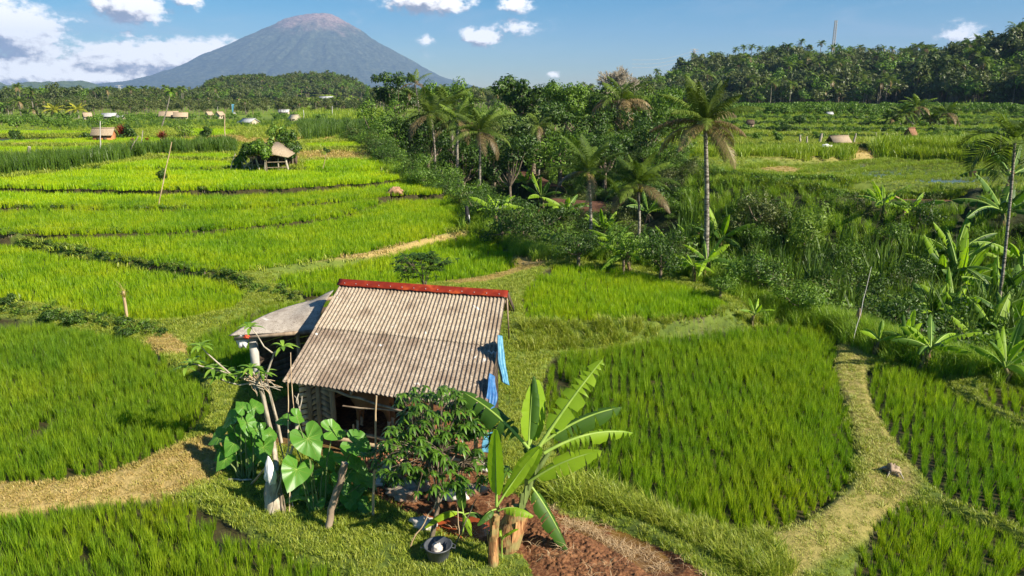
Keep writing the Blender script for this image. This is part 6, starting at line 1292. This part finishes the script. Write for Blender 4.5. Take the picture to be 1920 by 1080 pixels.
# ------------------------------------------------------------------ village houses
def house(px, pyb, wpx, hpx, label, yaw=0, roof=None, wall=None, deep=.8, name='house', cat='house', wallh=.5, door=True, gable=True, over=.12, D=None, open_=False, z0=None):
    p = ground_at(px, pyb) if D is None else None
    if D is not None: q_ = atd(px, pyb, D); p = A3(q_[0], D, q_[2])
    m = mpp(p); w, h = wpx * m, hpx * m; d = w * deep; wh = h * wallh; roof = roof or M_tan_roof; wall = wall or M_cream
    t_ = thing(name, p, label, cat); t_.rotation_euler = (0, 0, radians(yaw))
    if not open_:
        mb = box((0, 0, wh / 2 - .4), w * .86, d * .86, wh + .8)
        g_ = [(-w * .43, -d * .43, wh), (-w * .43, d * .43, wh), (-w * .43, 0, h * .96)]; mb.add(g_, [(0, 1, 2)]); g_ = [(w * .43, a[1], a[2]) for a in g_]; mb.add(g_, [(0, 2, 1)])
        part(t_, 'wall', mb, wall, world=False)
        if door: part(t_, 'door', box((w * .12, -d * .43 - .03, wh * .42), w * .16, .06, wh * .84), M_wood_dk, world=False); part(t_, 'window', box((-w * .18, -d * .43 - .03, wh * .55), w * .15, .06, wh * .35), M_wood_dk, world=False)
    else:
        for sx in (-1, 1):
            for sy in (-1, 1): part(t_, 'post', box((sx * w * .38, sy * d * .36, wh / 2), .14, .14, wh + .1), M_wood, world=False)
        part(t_, 'floor', box((0, 0, wh * .28), w * .8, d * .76, .12), M_wood, world=False)
    mb = MB(); e = over * w
    for s in (-1, 1):
        a = A3(-w * .5, s * (d * .5 + e * .4), wh - e * .3); b_ = A3(w * .5, s * (d * .5 + e * .4), wh - e * .3); c_ = A3(w * .5, 0, h); f_ = A3(-w * .5, 0, h); th = A3(0, 0, .12)
        mb.add([a, b_, c_, f_, a + th, b_ + th, c_ + th, f_ + th], [(0, 3, 2, 1), (4, 5, 6, 7), (0, 1, 5, 4), (1, 2, 6, 5), (3, 0, 4, 7)])
    rf = part(t_, 'roof', mb, roof, world=False)
    part(rf, 'ridge', box((0, 0, h + .13), w * 1.02, .3, .12), roof, world=False); return t_
house(318, 225, 34, 15, 'wide tan roofed house with a cream gable at the village', 20); house(340, 225, 26, 13, 'second tan roofed house tucked behind the first', 20, deep=.9)
house(393, 222, 13, 12, 'small tan roofed hut between two grey posts', 60); house(413, 223, 16, 13, 'tan roofed hut beside the tall bleached pole', 70)
house(197, 266, 38, 24, 'small field hut with a grey tin roof and orange brick front', 12, M_thatch, M_orange, wallh=.55); house(165, 226, 15, 14, 'pavilion with a pointed pale roof near the yellow palm', 40, M_tan_roof, M_cream, deep=1)
house(206, 223, 26, 10, 'white roofed building with dark roof lights behind the garden trees', 8, M_white_roof); house(226, 224, 15, 7, 'low pale green roofed annex next to the white building', 8, M_white_roof)
house(468, 234, 30, 11, 'shed with a shiny white tin roof in the tall grass', -25, M_white_roof, M_cream); house(455, 234, 18, 6, 'low tin roofed shelter attached to the white tin shed', 0, M_white_roof)
house(553, 229, 20, 13, 'plain cream walled hut with a sloping edge', -30, M_cream, M_cream); house(533, 214, 20, 8, 'house with a worn white roof above the cream hut', 5, M_white_roof)
house(438, 215, 10, 3, 'flat white awning under the blue banner', 0, M_white_roof, D=330)
house(612, 186, 26, 5, 'long pale terrace building below the knoll', 0, M_white_roof, D=850); house(581, 173, 14, 6, 'house with an orange tiled roof on the knoll slope', 0, M_rust, D=900); house(685, 180, 20, 6, 'cluster house with brown roofs at the knoll foot', 0, M_rust, D=880); house(240, 168 + 26, 14, 4, 'dark roofed house in the woodland belt', 0, M_wood_dk, D=520)
house(1571, 275, 36, 22, 'small open gazebo with a grey tiled roof on the terraces', 5, M_thatch, open_=True, name='gazebo', cat='gazebo', wallh=.55); house(1706, 262, 20, 21, 'steep rust coloured roof of a hut hidden between palms', 30, M_rust, M_wood_dk, wallh=.4); house(1406, 238, 14, 12, 'tiny dark shelter on the upper vegetable terrace', 0, M_wood_dk, M_wood, wallh=.5)
house(1555, 217, 12, 6, 'grey roof at the foot of the forest hill', 0, M_white_roof, M_concrete); house(1650, 216, 16, 6, 'pale roof half hidden in bushes under the forest', 0, M_white_roof, M_concrete); house(1256, 222, 22, 12, 'brown hut behind the dead drooping frond', 0, M_rust, M_wood_dk)
# thatched field hut
p = ground_at(515, 317); hb = thing('thatched_hut', p, 'ramshackle thatched field hut propped with crooked poles', 'hut'); m = mpp(p); X = lambda px, z=0, dy=0: A3((px - 515) * m, dy, z) + p
Hh = 50 * m
mb = MB(); mb.add([X(500, Hh * .70, -1.6), X(552, Hh * .50, -1.6), X(548, Hh * .58, 2.2), X(520, Hh * .98, 1.0), X(506, Hh * 1.0, -.8)], [(0, 1, 2, 3, 4)]); mb.add([X(500, Hh * .70, -1.6), X(474, Hh * .50, -1.3), X(476, Hh * .5, 2.4), X(520, Hh * .98, 1.0), X(506, Hh, -.8)], [(0, 4, 3, 2, 1)])
r_ = part(hb, 'roof', mb, M_thatch); md = r_.modifiers.new('s', 'SOLIDIFY'); md.thickness = .14
mb = MB()
for i in range(14): a = X(462 + i * 6.5, .0, 1.6); beam(a, a + UP * Hh * .45, .35, .03, mb=mb, tint=U(0, 1))
part(hb, 'back_wall', mb, M_wood_dk)
for px, tx, h, r in [(548, 543, .5, .11), (505, 508, .5, .12), (530, 530, .45, .07), (470, 458, .55, .07), (480, 462, .6, .06), (460, 490, .5, .06), (447, 470, .7, .05), (495, 488, .55, .08), (440, 452, .6, .06)]: part(hb, 'post', tube([X(px, -.1, -1.2), X((px + tx) / 2, Hh * h * .5, -1.25), X(tx, Hh * h, -1.1)], [r, r * .9, r * .7], 7, bump=.1), M_bark_pale)
for a, b_, z in [(508, 545, .25), (508, 545, .75), (466, 500, .5)]: part(hb, 'rail', tube([X(a, z, -1.3), X(b_, z + .05, -1.3)], .045, 6), M_wood)
for i, (px, yt, yb, w, D, mt, lb) in enumerate([(470, 262, 295, 36, p[1] - 1.5, LD, 'dark bush hugging the near end of the thatched hut'), (496, 262, 295, 44, p[1] - 2.6, LM, 'light creeper tree over the thatched roof'), (546, 250, 305, 40, p[1] + 1.5, LD, 'dark tree behind the thatched hut gable'), (530, 236, 275, 50, p[1] + 7, LM, 'green tree rising behind the thatched roof'), (452, 280, 312, 22, p[1] - 1, LM, 'small bush among the crooked hut poles')]): tree(px, yt, yb, w, D, mt, 900, .3, lb, name='small_tree', nb=5)
# small plants and bushes in the fields
for i, (px, yt, yb, w, mt, lb, lf) in enumerate([(95, 583, 606, 40, LD, 'dark leafy bush on the bund, nearer the grass tuft', .10), (136, 587, 610, 40, LD, 'dark leafy bush on the bund, twin of the one by the tuft', .10), (234, 612, 634, 40, LD, 'leafy bush on the bund below the straw topped post', .10), (14, 552, 576, 30, LD, 'dark bush at the end of the grassy bund', .10), (303, 315, 337, 20, LD, 'small leafy tuft on the leaning pole', .16),
        (28, 240, 262, 24, LD, 'small dark bush alone in the far rice', .35), (386, 238, 260, 24, LD, 'round dark bush in the far terraces', .35), (164, 246, 263, 30, LD, 'trimmed dark hedge bush before the orange brick hut', .3), (613, 277, 288, 10, LD, 'tiny sapling crown near the thatched hut', .2), (597, 310, 318, 12, LD, 'small dark weed clump in the rice near the thatched hut', .15),
        (240, 232, 262, 34, LD, 'dark garden shrub beside the red cordyline', .4), (345, 226, 258, 44, LL, 'pale flowering tree beside the slender areca palm', .3), (1470, 228, 250, 30, LD, 'dark shrub on the upper vegetable terrace', .4), (1500, 214, 235, 26, LD, 'rounded shrub below the forest edge', .45), (1460, 245, 268, 18, LM, 'slim bush on the middle terrace', .35), (1820, 262, 300, 40, LD, 'dark bush beside the tall grass block', .3)]):
    if i == 4: D = 61.5
    else:
        g_ = ground_at(px, yb); D = g_[1]
    tree(px, yt, yb, w, D, mt, 700, lf, lb, name='small_bush', cat='bush', nb=5, asp=.4)
def red_plant(px, pyb, hpx, label):
    p = ground_at(px, pyb); m = mpp(p); h = hpx * m; t_ = thing('cordyline', p, label, 'plant'); part(t_, 'stem', tube([p, p + UP * h * .5], .06, 5), M_bark)
    n = 70; part(t_, 'leaves', blades(np.repeat((p + UP * h * .35)[None], n, 0) + rng.normal(0, h * .10, (n, 3)), U(0, 6.3, n), h * U(.4, .7, n), U(.2, 1, n), h * .10, 2), M_leaf_red)
for a in [(230, 262, 30, 'tall red cordyline beside the orange brick hut'), (249, 270, 12, 'small red cordyline between two thin trees'), (277, 268, 12, 'lone red cordyline in the far rice'), (308, 270, 24, 'bushy dark red cordyline near the slender areca'), (302, 262, 16, 'upright red cordyline behind the bushy one')]: red_plant(*a)
p = ground_at(100, 578); solo('grass_tuft', blades(np.zeros((30, 3)) + rng.normal(0, .05, (30, 3)) * A3(1, 1, 0), U(0, 6.3, 30), U(.35, .6, 30), U(.3, .9, 30), .03, 3), M_leaf_light, 'pale broad bladed tuft on the bund', 'grass tuft', loc=p)
# poles and masts
pole('bamboo_pole', (322, 266), (296, 390), .04, M_bamboo, 'long leaning bare pole in the rice with a leafy tuft', 'pole', 0.4, .7, 8)
for a in [((188, 227), (188, 287), .066, M_concrete, 'white pole in front of the orange brick hut'), ((421, 215), (422, 268), .078, M_bamboo, 'bleached straight tree pole by the small track'), ((392, 188), (389, 216), .120, M_concrete, 'grey lamp like post behind the tan roofed hut'), ((408, 200), (408, 216), .108, M_concrete, 'short grey post between the tan roofs'), ((623, 199), (623, 222), .132, M_concrete, 'pale utility pole above the grass terraces'), ((569, 206), (570, 228), .120, M_concrete, 'grey utility pole beside the cream hut'),
          ((259, 255), (237, 295), .072, M_bark_pale, 'pale crooked sapling trunk at the grass belt'), ((268, 245), (262, 282), .072, M_bark_pale, 'forked pale sapling beside the grass belt'), ((1500, 253), (1500, 270), .180, M_bark_pale, 'bare stake furthest from the gazebo'), ((1513, 256), (1513, 271), .168, M_bark_pale, 'bare stake next to the furthest one'), ((1541, 250), (1536, 270), .240, M_bark_pale, 'thick forked dead trunk before the gazebo'), ((1605, 250), (1600, 270), .180, M_bark_pale, 'leaning dead trunk just past the gazebo'), ((1642, 248), (1644, 268), .120, M_bark_pale, 'thin pale stake near the hut clump'), ((1662, 250), (1668, 266), .150, M_bark_pale, 'leaning pale trunk at the edge of the hut clump'),
          ((55, 275), (52, 306), .210, M_bark_pale, 'thick pale trunk standing in the elephant grass'), ((1877, 250), (1877, 300), .030, M_bark_pale, 'thin stake beside the comb fronded palm'), ((613, 288), (604, 320), .036, M_bamboo, 'thin leaning stem of the tiny sapling')]:
    pole('pole', a[0], a[1], a[2], a[3], a[4], 'pole', wob=.02)
def lattice(px, yt, yb, D, wpx, label, name, arms=0):
    b = atd(px, yb, D); t_ = atd(px, yt, D); m = mpp(b); w = wpx * m; h = t_[2] - b[2]; r = max(.22, .16 * m * 2); root = thing(name, b, label, 'tower'); mb = MB(); wt_ = w * (.3 if arms else .75)
    n = 14; L_ = []
    for s in ((-1, -1), (1, -1), (1, 1), (-1, 1)): L_.append([b + A3(s[0], s[1], 0) * (w / 2 * (1 - k / n) + wt_ / 2 * k / n) + UP * h * k / n for k in range(n + 1)])
    for l in L_: tube(l, r, 4, mb=mb)
    for k in range(n):
        for i in range(4): a, c = L_[i], L_[(i + 1) % 4]; tube([a[k], c[k + 1]], r * .6, 3, mb=mb); tube([c[k], a[k + 1]], r * .6, 3, mb=mb)
    part(root, 'frame', mb, M_metal)
    for j in range(arms): z = h * (.98 - .14 * j); part(root, 'cross_arm', tube([b + A3(-w * (.9 + .1 * j), 0, z), b + UP * (z + w * .1), b + A3(w * (.9 + .1 * j), 0, z)], r, 4), M_metal)
    return root
lattice(1560, 38, 112, 700, 4.5, 'slim white lattice radio mast on top of the forest hill', 'radio_mast'); lattice(1300, 92, 125, 720, 8, 'power pylon at the end of the forest hill', 'power_pylon', 3); lattice(228, 160, 195, 900, 8, 'faint power pylon in the woodland belt', 'power_pylon', 3)
for i, (y0, y1, lb) in enumerate([(96, 112, 'uppermost power cable from the hill pylon'), (102, 120, 'middle power cable from the hill pylon'), (108, 127, 'lowest power cable from the hill pylon')]):
    a, c = atd(1300, y0, 720), atd(1185, y1, 700); P = [a + (c - a) * k - UP * 3 * sin(pi * k) for k in np.linspace(0, 1, 14)]; solo('power_cable', tube([x - a for x in P], .10, 4), M_metal, lb, 'cable', loc=a)
p = ground_at(436, 217); fl = thing('banner', p, 'tall bright blue banner above the white awning', 'banner'); m = mpp(p); part(fl, 'pole', tube([p, p + UP * 20 * m], .12, 5), M_metal); o = part(fl, 'flag', hanging([p + A3(0, 0, 21 * m), p + A3(0, 0, 5 * m)], [p + A3(5 * m, 0, 21 * m), p + A3(1.5 * m, 0, 5 * m)], .15, 1, 1, 8, 8), M_tarp); md = o.modifiers.new('s', 'SOLIDIFY'); md.thickness = .05
p = ground_at(1547, 288); solo('cloth', crumple((0, 0, 0), .8, .4, .35, 55, 10, .6), M_cloth, 'white cloth lying in the tall grass below the gazebo', 'cloth', loc=p + UP * .9)
# wilted leaves at the ravine rim
for i, (px, py, lb) in enumerate([(1574, 560, 'tall wilted reddish leaf spike at the ravine rim'), (1612, 590, 'hanging pinkish dead leaf bunch by the bleached cane')]):
    D = snap_D(px, py, .8); c = atd(px, py - 12, D); p = A3(c[0], D, gz(c[0], D)); t_ = thing('wilted_plant', p, lb, 'plant'); part(t_, 'stem', tube([p, (p + c) / 2, c], [.03, .02, .015], 5), M_bark)
    mb = MB()
    for j in range(7): a = j * .9; mb.merge(banana_leaf(c, c + A3(cos(a) * .12, sin(a) * .12, -.45 - .5 * (i == 0) * U(.3, 1)), .3, .14, 1.0, .5, 8, tint=U(0, 1)))
    part(t_, 'leaves', mb, [M_banana_dry, M_bark, M_banana_dry])
# ------------------------------------------------------------------ haze
mh, t = new_mat('haze_air')
pv = t.n('ShaderNodeVolumePrincipled', {'Color': (.36, .58, 1.0, 1), 'Density': 0.000055, 'Anisotropy': 0.0})
t.L.new(pv.outputs[0], t.out.inputs['Volume'])
hz = box((0, 7500, 700), 32000, 19000, 1440)
solo('haze', hz, mh, 'pale blue haze thickening towards the volcano', 'haze', kind='stuff')
